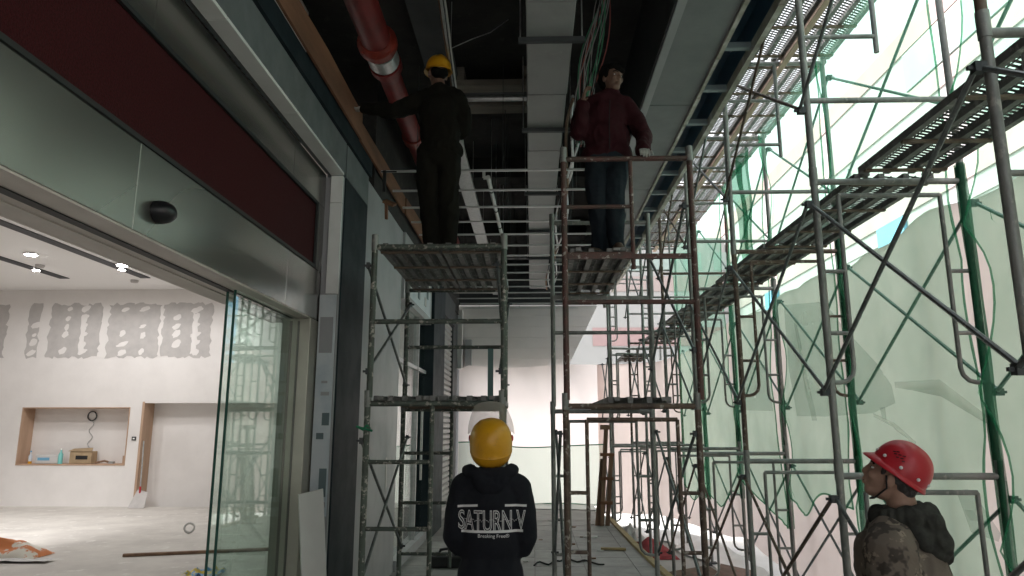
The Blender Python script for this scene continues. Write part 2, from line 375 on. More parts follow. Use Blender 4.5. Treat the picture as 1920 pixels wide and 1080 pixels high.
# grey putty patches high on the rear wall, with the white blobs dabbed over them
def ragged(x0, x1, z0, z1, y, seed, amp=.035, step=.07):
    rnd = random.Random(seed); pts = []
    def edge_run(a, b, n):
        for i in range(n):
            t = i / n; p = Vector(a).lerp(Vector(b), t); pts.append((p.x + rnd.uniform(-amp, amp), y, p.z + rnd.uniform(-amp, amp)))
    nx = max(3, int((x1 - x0) / step)); nz = max(3, int((z1 - z0) / step))
    edge_run((x0, 0, z0), (x1, 0, z0), nx); edge_run((x1, 0, z0), (x1, 0, z1), nz); edge_run((x1, 0, z1), (x0, 0, z1), nx); edge_run((x0, 0, z1), (x0, 0, z0), nz)
    return pts
patches = [(0, 22, 1), (60, 82, 2), (100, 192, 3), (207, 298, 4), (305, 392, 5)]
def wx(px): return -11.93 + (px) / 390 * (11.93 - 7.08)
for k, (a, b_, sd) in enumerate(patches):
    x0, x1 = wx(a), wx(b_)
    if k == 0: x0 -= .5
    m = MB(); m.prism(ragged(x0, x1, 3.14, 4.32, WY - .002, sd), (0, -.004, 0))
    po = m.build('putty_patch', M['putty'], shop_wall)
    rnd = random.Random(sd + 50)
    ncol = {0: 1, 1: 1, 2: 2, 3: 2, 4: 2}[k]
    for c_ in range(ncol):
        cx = x0 + (x1 - x0) * ((c_ + .75) / (ncol + .5)) if ncol > 1 else (x0 + x1) / 2
        for q in range(6):
            if rnd.random() < .2: continue
            cz = 3.26 + q * .19 + rnd.uniform(-.03, .03); pts = []
            rx, rz = rnd.uniform(.05, .13), rnd.uniform(.04, .095); cx += rnd.uniform(-.02, .02)
            for j in range(14):
                t = 2 * math.pi * j / 14; jit = rnd.uniform(.8, 1.15)
                pts.append((cx + rx * jit * math.cos(t), WY - .0062, cz + rz * jit * math.sin(t) + .3 * rx * math.cos(t)))
            MB().prism(pts, (0, -.003, 0)).build('plaster_dab', M['plaster'], po)
    if k in (2, 4):
        cx = x1 - (x1 - x0) * .33
        MB().prism(ragged(cx - .06, cx + .06, 3.2, 4.1, WY - .0105, sd + 9, .02), (0, -.002, 0)).build('plaster_streak', M['plaster'], po)

# shop ceiling lamps
def slot(x, y0, y1, which):
    t = thing('light_track', (x, y0, 4.65), which, 'light track')
    MB().box(x - .1, x + .1, y0, y1, 4.635, 4.648).build('slot', M['track'], t)
    return t
slot(-7.93, 6.0, 13.95, 'long black light slot in the shop ceiling next to the round downlight')
slot(-9.62, 9.0, 13.95, 'shorter black light slot in the shop ceiling farther from the glass door')
def downlight(x, y, energy, r, label, spot=True, size=R(165), blend=1.0, aim=None):
    t = thing('downlight', (x, y, 4.63), label, 'ceiling light', 'round lamps of the shop ceiling')
    MB().lathe([(r * 1.3, 4.622), (r * 1.3, 4.634)], 22, Matrix.Translation((x, y, 0))).build('rim', M['trim'], t)
    MB().lathe([(r, 4.614), (r, 4.6215)], 22, Matrix.Translation((x, y, 0))).build('lens', M['lamp_on'], t)
    ld = bpy.data.lights.new('lamp_light', 'SPOT'); lo = bpy.data.objects.new('lamp_light', ld); col.objects.link(lo); lo.parent = t
    ld.energy = energy
    ld.spot_size = size if aim else R(176); ld.spot_blend = blend if aim else .35; ld.energy = energy * (1.6 if aim else 1)
    ld.shadow_soft_size = .08; ld.color = (1.0, .98, .97)
    lo.location = (0, 0, -.05)
    if aim: lo.rotation_euler = (Vector((x, y, 4.6)) - Vector(aim)).to_track_quat('Z', 'Y').to_euler()
LW = 37
downlight(-8.84, 11.86, LW, .09, 'round downlight between the two black ceiling slots in the shop')
downlight(-7.70, 12.72, LW * .55, .09, 'round downlight close beside the long black ceiling slot')
downlight(-9.62, 13.1, LW * .5, .055, 'small spot lamp in the shorter black ceiling slot')
downlight(-7.93, 13.1, LW * .5, .055, 'small spot lamp near the end of the long black ceiling slot')
downlight(-7.93, 7.5, LW * 9, .055, 'spot lamp in the long black slot towards the street', size=R(60), aim=(-9.2, 11.4, 0))
downlight(-12.6, 8.0, LW * 1.0, .09, 'unseen downlight added to light the deep part of the shop')  # added lamp outside the view, brightens the room
downlight(-5.2, 7.0, LW * .5, .09, 'unseen downlight added near the entrance to light the shop')  # also out of view, added for the room's light
downlight(-4.6, 12.0, LW, .09, 'unseen downlight added behind the sliding glass to light the shop')  # hidden by the header, added to light this side of the shop
for (x, y, nm) in ((-8.3, 14.2, 'smoke detector on the shop ceiling by the rear wall'), (-9.3, 12.75, 'dark ceiling sprinkler head between the light slots')):
    tag(MB().lathe([(.07, 4.60), (.08, 4.63), (.08, 4.649)], 14, Matrix.Translation((x, y, 0))).build('ceiling_sensor', M['putty']), nm, 'sensor')

# things in the niche
def P(name, mb, m, par, sm=False): return mb.build(name, m, par, sm)
zs = NZ0 + .03
t = thing('plastic_bottle', (-10.83, WY + .12, zs), 'small clear bottle with yellow base at the niche corner', 'bottle')
P('bottle', MB().lathe([(.035, zs), (.036, zs + .16), (.014, zs + .2), (.014, zs + .24)], 14, Matrix.Translation((-10.83, WY + .12, 0))), mat('pale bottle', (.55, .6, .66), .3), t, True)
P('cap', MB().lathe([(.017, zs + .24), (.017, zs + .27)], 12, Matrix.Translation((-10.83, WY + .12, 0))), M['bluepil'], t)
P('base_label', MB().lathe([(.038, zs + .0), (.038, zs + .05)], 14, Matrix.Translation((-10.83, WY + .12, 0))), M['yellow'], t)
t = thing('white_box', (-10.4, WY + .15, zs), 'white and blue packet in the niche', 'packet')
bevel(MB().box(-10.68, -10.18, WY + .05, WY + .22, zs, zs + .19).build('packet', M['board'], t), .02, 3)
MB().box(-10.62, -10.36, WY + .047, WY + .0498, zs + .07, zs + .13).build('blue_print', M['bluepil'], t)
t = thing('teal_bottle', (-10.13, WY + .1, zs), 'teal plastic bottle standing in front of the white packet', 'bottle')
P('bottle', MB().lathe([(.045, zs), (.045, zs + .2), (.02, zs + .25), (.02, zs + .29)], 14, Matrix.Translation((-10.12, WY + .05, 0))), mat('teal plastic', (.2, .55, .52), .35), t, True)
P('cap', MB().lathe([(.024, zs + .29), (.024, zs + .32)], 12, Matrix.Translation((-10.12, WY + .05, 0))), M['trim'], t)
kraft = mat('kraft paper', (.42, .31, .19), .8, c2=(.34, .25, .15), scale=6, bump=.2)
t = thing('paper_bag', (-9.68, WY + .17, zs), 'brown paper carrier with dark label in the niche', 'bag')
m = MB(); b0 = [(-9.94, WY + .06), (-9.46, WY + .06), (-9.46, WY + .28), (-9.94, WY + .28)]
m.prism([(p[0], p[1], zs) for p in b0], (0, 0, .26)); bevel(m.build('bag', kraft, t), .015, 2)
MB().box(-9.80, -9.54, WY + .056, WY + .0595, zs + .09, zs + .17).build('label_print', M['black_matt'], t)
m = MB(); m.prism([(-9.97, WY + .04, zs + .262), (-9.44, WY + .04, zs + .262), (-9.5, WY + .15, zs + .33), (-9.92, WY + .16, zs + .31)], (0, .01, .006)); m.build('flap', kraft, t)
t = thing('hand_tool', (-9.25, WY + .15, zs), 'dark hand tool lying beside the paper carrier', 'tool')
MB().tube([(-9.38, WY + .1, zs + .02), (-9.2, WY + .12, zs + .06), (-9.1, WY + .14, zs + .03)], .022, 8).build('handle', M['timber'], t, True)
MB().box(-9.1, -9.0, WY + .1, WY + .18, zs, zs + .05).build('head', M['galv'], t)
t = thing('wood_block', (-8.75, WY + .1, zs), 'short upright wood offcut at the right end of the niche', 'wood offcut')
bevel(MB().box(-8.79, -8.75, WY + .08, WY + .13, zs, zs + .17).build('offcut', M['wood'], t), .004)
t = thing('cable_coil', (-9.7, WY + .37, 1.9), 'grey coil of cable hanging at the top of the niche', 'cable coil')
m = MB(); pts = [(-9.72 + .1 * math.cos(a * .5), WY + .355 - .004 * (a % 3), 1.88 + .1 * math.sin(a * .5)) for a in range(38)]; m.tube(pts, .012, 6); m.build('coil', M['steel_dark'], t, True)
pts = [(-9.72 + .05 * math.sin(i * 1.1), WY + .365, 1.78 - i * .05) for i in range(13)]; MB().tube(pts, .007, 6).build('cable_tail', M['galv'], t, True)
t = thing('wall_socket', (-8.53, WY, 1.4), 'small dark socket on the plaster beside the niche', 'socket')
MB().box(-8.58, -8.49, WY - .014, WY - .001, 1.36, 1.44).build('plate', M['black'], t)
MB().box(-8.555, -8.515, WY - .018, WY - .0145, 1.385, 1.415).build('outlet', M['trim'], t)
# broom and dustpan at the doorway jamb
t = thing('dustpan', (-8.2, WY - .15, 0), 'grey long-handled dustpan propped against the plywood jamb', 'dustpan')
MB().tube([(-8.24, WY - .1, .3), (-8.30, WY - .03, 1.35)], .014, 8).build('handle', M['galv'], t, True)
MB().prism([(-8.36, WY - .3, .005), (-8.02, WY - .3, .005), (-8.08, WY - .1, .28), (-8.3, WY - .1, .34)], (0, .03, .02)).build('pan', M['putty'], t)
MB().tube([(-8.235, WY - .11, .28), (-8.228, WY - .125, .42)], .02, 8).build('red_grip', M['redhat'], t, True)
# floor things
sack = mat('printed sack', (.70, .66, .58), .6, c2=(.62, .2, .06), scale=3.2, mix=(.5, .54), bump=.2)
t = thing('cement_sack', (-6.75, 9.35, 0), 'slumped white and orange cement sack on the shop floor', 'sack')
m = MB(); m.grid(26, 18, lambda u, v: (-7.4 + 1.05 * u, 9.15 + .55 * v, .004 + .26 * (max(0, math.sin(math.pi * u)) ** .6) * (max(0, math.sin(math.pi * v)) ** .55) * (.75 + .5 * noise.noise((u * 4, v * 4, 1))) ))
m.build('sack', sack, t, True)
m = MB(); m.grid(12, 6, lambda u, v: (-7.2 + 1.2 * u, 8.98 + .22 * v, .006 + .02 * (1 + noise.noise((u * 6, v * 3, 2))))); m.build('spilled_flap', M['board'], t, True)
t = thing('tape_roll', (-5.43, 11.5, 0), 'white tape roll standing on the shop floor', 'tape roll')
Mx = Matrix.Translation((-5.43, 11.5, .085)) @ Matrix.Rotation(R(90), 4, 'X') @ Matrix.Rotation(.5, 4, 'Y')
m = MB(); pts = []
for k in range(29):
    a = 2 * math.pi * k / 28
    pts.append(Mx @ Vector((.07 * math.cos(a), .07 * math.sin(a), 0)))
m.tube(pts, .017, 8, False); m.build('roll', M['board'], t, True)
t = thing('timber_lath', (-4.8, 9.6, 0), 'long thin timber lath lying on the shop floor', 'timber')
bevel(MB().obox((-4.4, 9.75, .02), (.95, .03, .018), (0, 0, .30)).build('lath', M['timber'], t), .004)
t = thing('snack_wrapper', (-3.75, 8.3, 0), 'crumpled yellow and blue wrapper on the floor behind the glass', 'wrapper')
m = MB(); m.grid(10, 8, lambda u, v: (-3.95 + .4 * u, 8.25 + .3 * v, .01 + .08 * abs(noise.noise((u * 5, v * 5, 7))))); m.build('wrapper', mat('wrapper', (.62, .48, .06), .4, c2=(.05, .25, .5), scale=9, mix=(.5, .52)), t, True)

# ---------------------------------------------------------------- shop front (left side of the passage)
FX = -1.80
sf = thing('shopfront_header', (FX, 2, 2.5), 'brushed steel door header with a maroon sign panel above the open entrance', 'shop front')
Y0, Y1 = -5.5, 5.72
yj = [Y0, -1.4, 1.2, 3.02, 5.02, Y1 + .12]
for a, b_ in zip(yj, yj[1:]):
    dx = random.uniform(-.0015, .0015)
    bevel(MB().box(-2.05, FX + dx, a + .001, b_ - .001, 2.523, 2.935).build('lower_fascia', M['stainless'], sf), .003)
    bevel(MB().box(-2.05, FX - dx, a + .001, b_ - .001, 3.505, 3.815).build('upper_fascia', M['stainless'], sf), .003)
MB().box(-2.05, FX + .002, Y1 - .06, Y1 + .12, 2.937, 3.5).build('end_fascia', M['stainless'], sf)
MB().box(-2.03, FX - .012, Y0, Y1 - .095, 2.965, 3.475).build('sign_panel', M['red_panel'], sf)
for a in ((FX - .01, FX + .008, Y0, Y1 - .062, 2.9372, 2.962), (FX - .01, FX + .008, Y0, Y1 - .062, 3.478, 3.503), (FX - .01, FX + .008, Y1 - .092, Y1 - .0622, 2.963, 3.477)):
    MB().box(*a).build('seal_strip', M['seal'], sf)
MB().box(-2.05, -1.804, Y0, Y1 - .11, 2.512, 2.5215).build('soffit_lining', M['soffit'], sf)
MB().box(-1.985, -1.935, Y0, Y1 - .12, 2.506, 2.511).build('door_track', M['seal'], sf)
MB().box(-2.2, -2.052, Y0, Y1 + .1, 2.505, 2.66).build('inner_lining', M['soffit'], sf)
# far jamb
jb = thing('door_jamb', (-1.9, 5.66, 0), 'beige steel jamb post at the end of the sliding glass door', 'door jamb')
bevel(MB().box(-2.03, FX + .0, 5.62, 5.83, 0, 2.517).build('jamb', M['jamb'], jb), .004)
MB().box(-1.965, -1.945, 5.612, 5.6195, 0.03, 2.49).build('guide_groove', M['seal'], jb)
MB().box(-1.90, -1.885, 5.612, 5.6195, 0.03, 2.49).build('guide_groove', M['seal'], jb)
# motion sensor
ms = thing('motion_sensor', (FX, 3.21, 2.66), 'black rounded door sensor on the steel header', 'sensor')
m = MB(); m.lathe([(.055, 0), (.056, .02), (.05, .05), (.035, .075), (.012, .088)], 20, Matrix.Translation((FX, 3.21, 2.66)) @ Matrix.Rotation(R(90), 4, 'Y') @ Matrix.Scale(1.25, 4, (0, 1, 0))); m.build('housing', M['black'], ms, True)
MB().lathe([(.012, 0), (.012, .006)], 12, Matrix.Translation((FX + .06, 3.255, 2.675)) @ Matrix.Rotation(R(70), 4, 'Y')).build('lens', M['galv'], ms)
# glass leaves
def glass_leaf(x, y0, y1, z1, label):
    t = thing('glass_door', (x, y0, 0), label, 'glass door')
    MB().box(x - .006, x + .006, y0 + .006, y1, .012, z1).build('pane', M['glass'], t)
    MB().box(x - .0075, x + .0075, y0 - .002, y0 + .0055, .012, z1).build('edge_strip', M['glassedge'], t)
    MB().box(x - .012, x + .012, y0, y1, .0, .0115).build('floor_guide', M['seal'], t)
glass_leaf(-1.89, 4.36, 5.61, 2.504, 'slid-open glass door leaf on the passage side of the entrance')
glass_leaf(-1.965, 4.42, 5.61, 2.504, 'fixed glass sidelight just behind the slid-open leaf')

# white portal trim: soffit strip with joints and the far reveal
tr = thing('portal_trim', (-1.62, 5.8, 3.8), 'white strip lining the underside of the grey shop portal', 'trim')
ys = [-2.5, -.4, 1.3, 3.40, 4.55, 5.80]
for a, b_ in zip(ys, ys[1:]): bevel(MB().box(-1.745, -1.632, a + .003, b_ - .003, 3.795, 3.818).build('trim_piece', M['trim'], tr), .002)
for a, b_ in ((3.55, 3.792), (2.75, 3.546)):
    bevel(MB().box(-1.745, -1.642, 5.80, 5.828, a, b_).build('trim_piece', M['trim'], tr), .002)
# reveal panel and poster facing down the passage
rv = thing('reveal_panel', (-1.7, 5.83, 0), 'pale panel between the steel jamb and the slate pillar', 'wall panel')
MB().box(-1.798, -1.642, 5.83, 5.86, 0, 3.79).build('panel', M['wall_grey'], rv)
ps = thing('poster', (-1.69, 5.82, 1.0), 'narrow light blue printed poster beside the slate pillar', 'poster')
MB().box(-1.79, -1.648, 5.80, 5.806, .95, 2.74).build('sheet', M['poster'], ps)
for (z0, z1, x0, x1, m_) in ((1.66, 1.76, -1.72, -1.66, 'posterdark'), (1.55, 1.60, -1.76, -1.70, 'posterdark'), (1.10, 1.32, -1.72, -1.66, 'posterdark'), (1.02, 1.06, -1.78, -1.66, 'wall_grey'), (1.9, 1.93, -1.74, -1.67, 'wall_grey'), (2.0, 2.02, -1.74, -1.69, 'wall_grey'), (2.25, 2.55, -1.775, -1.665, 'wall_grey')):
    MB().box(x0, x1, 5.797, 5.7995, z0, z1).build('picture', M[m_], ps)
# leaning white board
lb = thing('leaning_board', (-1.5, 5.0, 0), 'white plasterboard offcut leaning beside the door jamb', 'board')
m = MB(); m.prism([(-1.56, 5.16, .0), (-1.46, 5.40, .0), (-1.60, 5.50, 1.19), (-1.70, 5.24, 1.17)], (.01, -.012, 0)); m.build('board', M['board'], lb)
# portal beam
pb = thing('portal_beam', (-1.56, 2, 3.8), 'grey clad beam over the shop entrance with a slate upper edge', 'beam')
yb = [-5.5, -2.5, .5, 3.0, 5.83]
for a, b_ in zip(yb, yb[1:]): bevel(MB().box(-1.80, -1.63, a + .002, b_ - .002, 3.82, 4.10).build('cladding_panel', M['beam_grey'], pb), .003)
MB().box(-1.80, -1.605, -5.5, 6.70, 4.102, 4.27).build('upper_edge', M['slate'], pb)
MB().box(-1.80, -1.63, 5.862, 6.68, 3.80, 4.100).build('corner_panel', M['beam_grey'], pb)
pl = thing('pillar', (-1.6, 6.2, 0), 'dark slate blue clad pillar beside the shop entrance', 'pillar')
bevel(MB().box(-2.02, -1.63, 5.862, 6.68, 0, 3.797).build('cladding', M['slate'], pl), .006)
MB().box(-2.03, -1.62, 5.8615, 6.678, 0, .10).build('plinth', M['steel_dark'], pl)
gw = thing('grey_wall', (-1.6, 7.6, 0), 'smooth grey wall panel right behind the slate pillar', 'wall')
for a, b_ in ((6.684, 8.60),): MB().box(-1.95, -1.635, a, b_, 0, 4.07).build('panel', M['wall_grey'], gw)
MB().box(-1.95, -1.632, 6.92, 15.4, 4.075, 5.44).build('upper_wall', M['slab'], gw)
# paper scrap on the grey wall
tag(MB().prism([(-1.633, 7.98, 1.32), (-1.633, 8.06, 1.30), (-1.633, 8.07, 1.0), (-1.633, 8.02, .93), (-1.633, 7.99, 1.02)], (.003, 0, 0)).build('paper_scrap', M['board']), 'torn strip of white paper stuck on the grey wall', 'paper')

# second shop window beyond the grey wall
sw = thing('shop_window', (-1.65, 9.6, 0), 'lit shop window with glass door beyond the grey wall', 'shop window')
MB().box(-1.80, -1.60, 8.602, 11.0, 0, .12).build('sill', M['wall_grey'], sw)
MB().box(-1.80, -1.60, 8.602, 11.0, 3.22, 4.07).build('sign_band', M['wall_grey'], sw)
MB().box(-1.70, -1.688, 8.66, 10.15, .122, 3.218).build('pane', M['glass'], sw)
MB().box(-1.70, -1.688, 10.25, 10.98, .122, 3.218).build('pane', M['glass'], sw)
for y in (8.604, 10.16): MB().box(-1.73, -1.65, y, y + .05, .122, 3.218).build('mullion', M['galv'], sw)
MB().box(-1.73, -1.66, 8.66, 10.98, 2.45, 2.50).build('transom', M['galv'], sw)
m = MB(); m.tube([(-1.62, 10.42, .9), (-1.62, 10.42, 2.0)], .018, 8); m.build('door_handle', M['galv'], sw, True)
MB().box(-1.598, -1.590, 8.9, 10.8, 3.3, 3.9).build('sign_plate', M['poster'], sw)
for k in range(9):
    y = 9.0 + .2 * k; zc = 3.4 + .14 * (k % 3)
    MB().box(-1.5895, -1.582, y, y + .14, zc, zc + .12).build('sign_letter', M['posterdark' if k % 2 else 'board'], sw)
p2 = thing('pillar', (-1.6, 11.6, 0), 'slate blue pillar between the lit window and the roller shutter', 'pillar')
bevel(MB().box(-1.95, -1.55, 11.002, 12.35, 0, 4.07).build('cladding', M['slate'], p2), .006)
sh = thing('roller_shutter', (-1.62, 13.2, 0), 'closed roller shutter with horizontal slats next to the end sheet', 'shutter')
smesh = MB().prism([(0, 0, 0), (.03, 0, .02), (.03, 0, .07), (0, 0, .095)], (0, 1.68, 0)).mesh('shutter_slat', M['shutter'])
for k in range(36): put('shutter_slat', smesh, sh, Vector((-1.65, 12.36, .02 + k * .1)) - sh.location)
MB().box(-1.66, -1.56, 12.352, 14.06, 3.62, 4.07).build('shutter_box', M['steel_dark'], sh)
MB().box(-1.66, -1.59, 14.045, 14.13, 0, 3.618).build('guide_rail', M['steel_dark'], sh)
structure(MB().box(-1.95, -1.66, 12.352, 16.0, 0, 4.07).build('passage_wall_far', M['steel_dark']))

# formwork boards above the beam
fm = thing('formwork_boards', (-1.5, 5, 4.3), 'orange plywood formwork boards along the top of the portal beam', 'formwork')
for k, (a, b_) in enumerate(((-1.0, 1.4), (1.42, 3.8), (3.83, 6.1), (6.14, 8.4), (8.43, 10.8), (10.84, 13.5))):
    m = MB(); h = random.uniform(.20, .30); x = -1.59 - .012 * (k % 2)
    m.prism([(x, a, 4.256), (x, b_, 4.256), (x, b_, 4.256 + h), (x + random.uniform(-.01, .01), (a + b_) / 2, 4.27 + h), (x, a, 4.25 + h * .9)], (.02, 0, 0)); m.build('plywood_board', M['form'], fm)
MB().obox((-1.46, 6.9, 3.9), (.06, .05, .012), (.5, .4, 0)).build('loose_bracket', M['form'], fm)
MB().obox((-1.49, 6.9, 3.82), (.012, .03, .09), (.2, 0, 0)).build('bracket_leg', M['form'], fm)

# ================================================================ CEILING SERVICES
# white insulated duct in sections with trapeze hangers
du = thing('air_duct', (.17, 8, 4.65), 'white air duct running along the dark ceiling of the passage', 'duct')
yd = [-3, .2, 2.6, 4.6, 6.05, 7.4, 9.4, 11.4, 13.4, 15.4]
for k, (a, b_) in enumerate(zip(yd, yd[1:])):
    bevel(MB().box(-.02 - .006 * k, .345 - .006 * k, a + .004, b_ - .004, 4.65, 4.95).build('duct_section', M['duct'], du), .008)
for y in (1.6, 3.4, 5.07, 6.79, 8.8, 10.6, 12.4):
    h = MB().box(-.10, .42, y - .02, y + .02, 4.605, 4.645).build('hanger_bar', M['steel_dark'], du)
    for x in (-.085, .40): MB().tube([(x, y, 4.645), (x, y, 5.45)], .006, 6).build('hanger_rod', M['galv'], h)

# red fire main with grooved coupling
rp = thing('fire_pipe', (-1.38, 6, 4.95), 'thick red fire main with silver coupling under the dark ceiling', 'pipe')
c0 = Vector((-1.34, 0, 4.95))
def pp(y): return (-1.34 - .012 * (y - 5), y, 4.95)
MB().tube([pp(1.0), pp(5.55)], .128, 24).build('pipe', M['red_pipe'], rp, True)
MB().tube([pp(5.55), pp(5.60), pp(5.601), pp(5.66), pp(5.661), pp(5.72)], [.135, .175, .175, .175, .15, .15], 24).build('flange', M['orange'], rp, True)
for k in range(8):
    a = k * math.pi / 4; p = Vector(pp(5.63)); MB().tube([p + Vector((.155 * math.cos(a), -.05, .155 * math.sin(a))), p + Vector((.155 * math.cos(a), .05, .155 * math.sin(a)))], .014, 6).build('bolt', M['orange'], rp)
cp_ = MB().tube([pp(5.722), pp(5.75), pp(5.751), pp(5.93), pp(5.931), pp(5.96)], [.13, .13, .142, .142, .13, .13], 24).build('coupling', M['galv'], rp, True)
MB().tube([pp(5.965), pp(6.05), pp(6.06), pp(6.2)], [.15, .15, .12, .11], 24).build('reducer', M['red_pipe'], rp, True)
MB().tube([pp(6.2), pp(7.6)], .106, 20).build('pipe', M['red_pipe'], rp, True)
MB().tube([pp(7.6), pp(7.75)], .125, 20).build('clamp', M['orange'], rp, True)
MB().tube([pp(7.75), pp(12.5)], .10, 20).build('pipe', M['red_pipe'], rp, True)
for y in (4.2, 8.4): MB().tube([(pp(y)[0], y, 5.05), (pp(y)[0], y, 5.45)], .01, 6).build('hanger_rod', M['galv'], rp)

# grey steel girder over the left man, conduit, battens
sg = thing('steel_girder', (-.95, 4, 5.2), 'grey steel girder under the ceiling left of the air duct', 'girder')
MB().box(-1.10, -.78, 1, 6.9, 5.30, 5.33).build('bottom_flange', M['steel_dark'], sg)
MB().box(-.96, -.92, 1, 6.9, 5.331, 5.447).build('web', M['steel_dark'], sg)
cd = thing('conduit_bundle', (-.72, 5, 4.8), 'pale conduit with taped cables running back beside the girder', 'conduit')
for k, (dx, dz, r_, m_) in enumerate(((0, 0, .013, 'galv'), (.02, .016, .009, 'white_pvc'), (-.022, .012, .008, 'timber'), (.012, -.018, .006, 'steel_dark'))):
    pts = [(-.64 - .05 * (y - 4) * .9 + dx + .012 * noise.noise((y * 1.3, k, 0)), y, 4.82 + dz + .02 * noise.noise((y * 1.1, k, 5))) for y in [3 + .25 * i for i in range(24)]]
    MB().tube(pts, r_, 7).build('conduit', M[m_], cd, True)
for y in (4.2, 5.8, 7.6): MB().tube([(-.64 - .045 * (y - 4), y, 4.83), (-.64 - .045 * (y - 4), y, 5.45)], .004, 5).build('hanger_wire', M['galv'], cd)
for k, pts in enumerate(([(-.72, 5.6, 4.86), (-.5, 5.5, 4.9), (-.35, 5.6, 5.02), (-.2, 5.7, 5.2)],)):
    tag(MB().tube(pts, .004, 5).build('loose_wire', M['galv'], None, True), 'thin loose wire hanging under the dark ceiling beside the conduit', 'wire')
bt = thing('ceiling_battens', (-.45, 7.3, 5.2), 'pale timber battens fixed across the dark ceiling left of the duct', 'battens')
for (y0, y1, z, m_) in ((7.0, 7.17, 5.24, 'batten'), (7.18, 7.30, 5.27, 'steel_dark'), (7.32, 7.42, 5.25, 'galv'), (7.45, 7.66, 5.22, 'batten')):
    bevel(MB().box(-.86, .02, y0, y1, z, z + .07).build('batten', M[m_], bt), .004)
MB().box(-.80, -.72, 6.98, 7.68, 5.295, 5.447).build('batten_support', M['batten'], bt); MB().box(-.1, -.02, 6.98, 7.68, 5.345, 5.447).build('batten_support', M['batten'], bt)

# white drain pipe hanging above the keels
wp = thing('drain_pipe', (-.48, 9, 4.5), 'white plastic drain pipe with dark clips left of the duct', 'pipe')
MB().tube([(-.51, 7.81, 4.50), (-.45, 10.97, 4.50)], .025, 12).build('pipe', M['white_pvc'], wp, True)
MB().tube([(-.56, 7.83, 4.50), (-.56, 7.83, 4.585)], .018, 10).build('elbow', M['white_pvc'], wp, True)
MB().tube([(-.565, 7.83, 4.50), (-.49, 7.83, 4.50)], .022, 10).build('tee', M['white_pvc'], wp, True)
for y in (8.3, 9.1, 9.9, 10.7):
    x = -.51 + .019 * (y - 7.81); c_ = MB().tube([(x, y - .02, 4.5), (x, y + .02, 4.5)], .03, 12).build('pipe_clip', M['seal'], wp)
    MB().tube([(x, y, 4.53), (x, y, 5.45)], .004, 5).build('hanger_rod', M['galv'], c_)
# second grey duct strip left
g2 = thing('cable_tray', (-.78, 10, 4.45), 'narrow galvanised cable tray above the ceiling keels', 'cable tray')
MB().box(-.86, -.72, 6.6, 15.3, 4.50, 4.512).build('tray', M['galv'], g2)
for x in (-.872, -.72): MB().box(x, x + .012, 6.6, 15.3, 4.50, 4.55).build('tray_side', M['galv'], g2)
for y in (7.2, 9, 11, 13): MB().tube([(-.79, y, 4.512), (-.79, y, 5.45)], .005, 5).build('hanger_rod', M['galv'], g2)

KORD = 'first second third fourth fifth sixth seventh eighth ninth tenth eleventh twelfth thirteenth fourteenth fifteenth sixteenth'.split()
# cross keels of the suspended ceiling
for k in range(16):
    y = 6.95 + .62 * k; x1 = .62 if k < 4 else 1.02
    t = thing('ceiling_keel', (-.5, y, 4.25), 'thin bright ceiling keel bar, ' + KORD[15 - k] + ' counted from the white end bulkhead', 'ceiling keel', 'cross bars of the unfinished suspended ceiling')
    MB().box(-1.57, x1, y - .008, y + .008, 4.248, 4.254).build('keel_bar', M['keel'], t)
    MB().box(-1.57, x1, y - .008, y - .005, 4.2545, 4.27).build('keel_flange', M['keel'], t)
    for x in (-1.2, -.3, .5):
        MB().tube([(x, y, 4.25), (x, y, 5.45)], .0035, 5).build('hanger_rod', M['steel_dark'], t)
rk = thing('hanger_bracket', (-1.5, 6.9, 4.2), 'black steel hanger bracket at the left end of the first keels', 'bracket')
MB().box(-1.535, -1.505, 6.88, 6.91, 4.02, 4.245).build('upright', M['black_matt'], rk)
MB().box(-1.56, -1.40, 6.905, 6.915, 4.235, 4.247).build('arm', M['black_matt'], rk)

# coloured wires hanging beside the duct
wr = thing('wire_bundle', (.6, 5.6, 4.6), 'tangle of green, red and grey electric wires hanging from the ceiling', 'wires')
wc = {'g': mat('green wire', (.05, .28, .14), .5), 'r': mat('red wire', (.34, .06, .05), .5), 'w': mat('grey wire', (.34, .35, .34), .5), 'k': M['black_matt']}
rnd = random.Random(4)
for k, c_ in enumerate('wgrwwgwrwgwwkgwkgwkr'):
    pts = []; a0, a1, a2 = rnd.uniform(-.05, .05), rnd.uniform(-.08, .08), rnd.uniform(-.07, .07)
    ph = rnd.uniform(0, 6)
    for i in range(15):
        s = i / 14
        x = .66 - .25 * s + a1 * math.sin(math.pi * s) + .028 * math.sin(s * 7 + ph); y = 5.35 + .55 * s + a0; z = 5.45 - 1.35 * s + .02 * math.cos(s * 9 + ph)
        pts.append((x + a2 * s * .6, y, z))
    if k % 3 == 0: pts.append((pts[-1][0] + .1, pts[-1][1] - .05, pts[-1][2] + .1)); pts.append((pts[-1][0] + .06, pts[-1][1], pts[-1][2] + .12))
    MB().tube(pts, .0055 if c_ in 'gr' else .0045, 5).build('wire', wc[c_], wr, True)
w2 = thing('cable_bundle', (.42, 8, 4.4), 'thick twisted bundle of dark cables beside the white duct', 'cables')
for k in range(6):
    pts = [(.40 + .05 * math.sin(y * 1.7 + k) + .02 * k - .01 * (y - 6), y, 4.52 + .05 * math.cos(y * 1.9 + k * 2)) for y in [5.9 + .3 * i for i in range(30)]]
    MB().tube(pts, .014, 6).build('cable', M['timber' if k % 3 == 0 else 'galv' if k % 3 == 1 else 'black_matt'], w2, True)

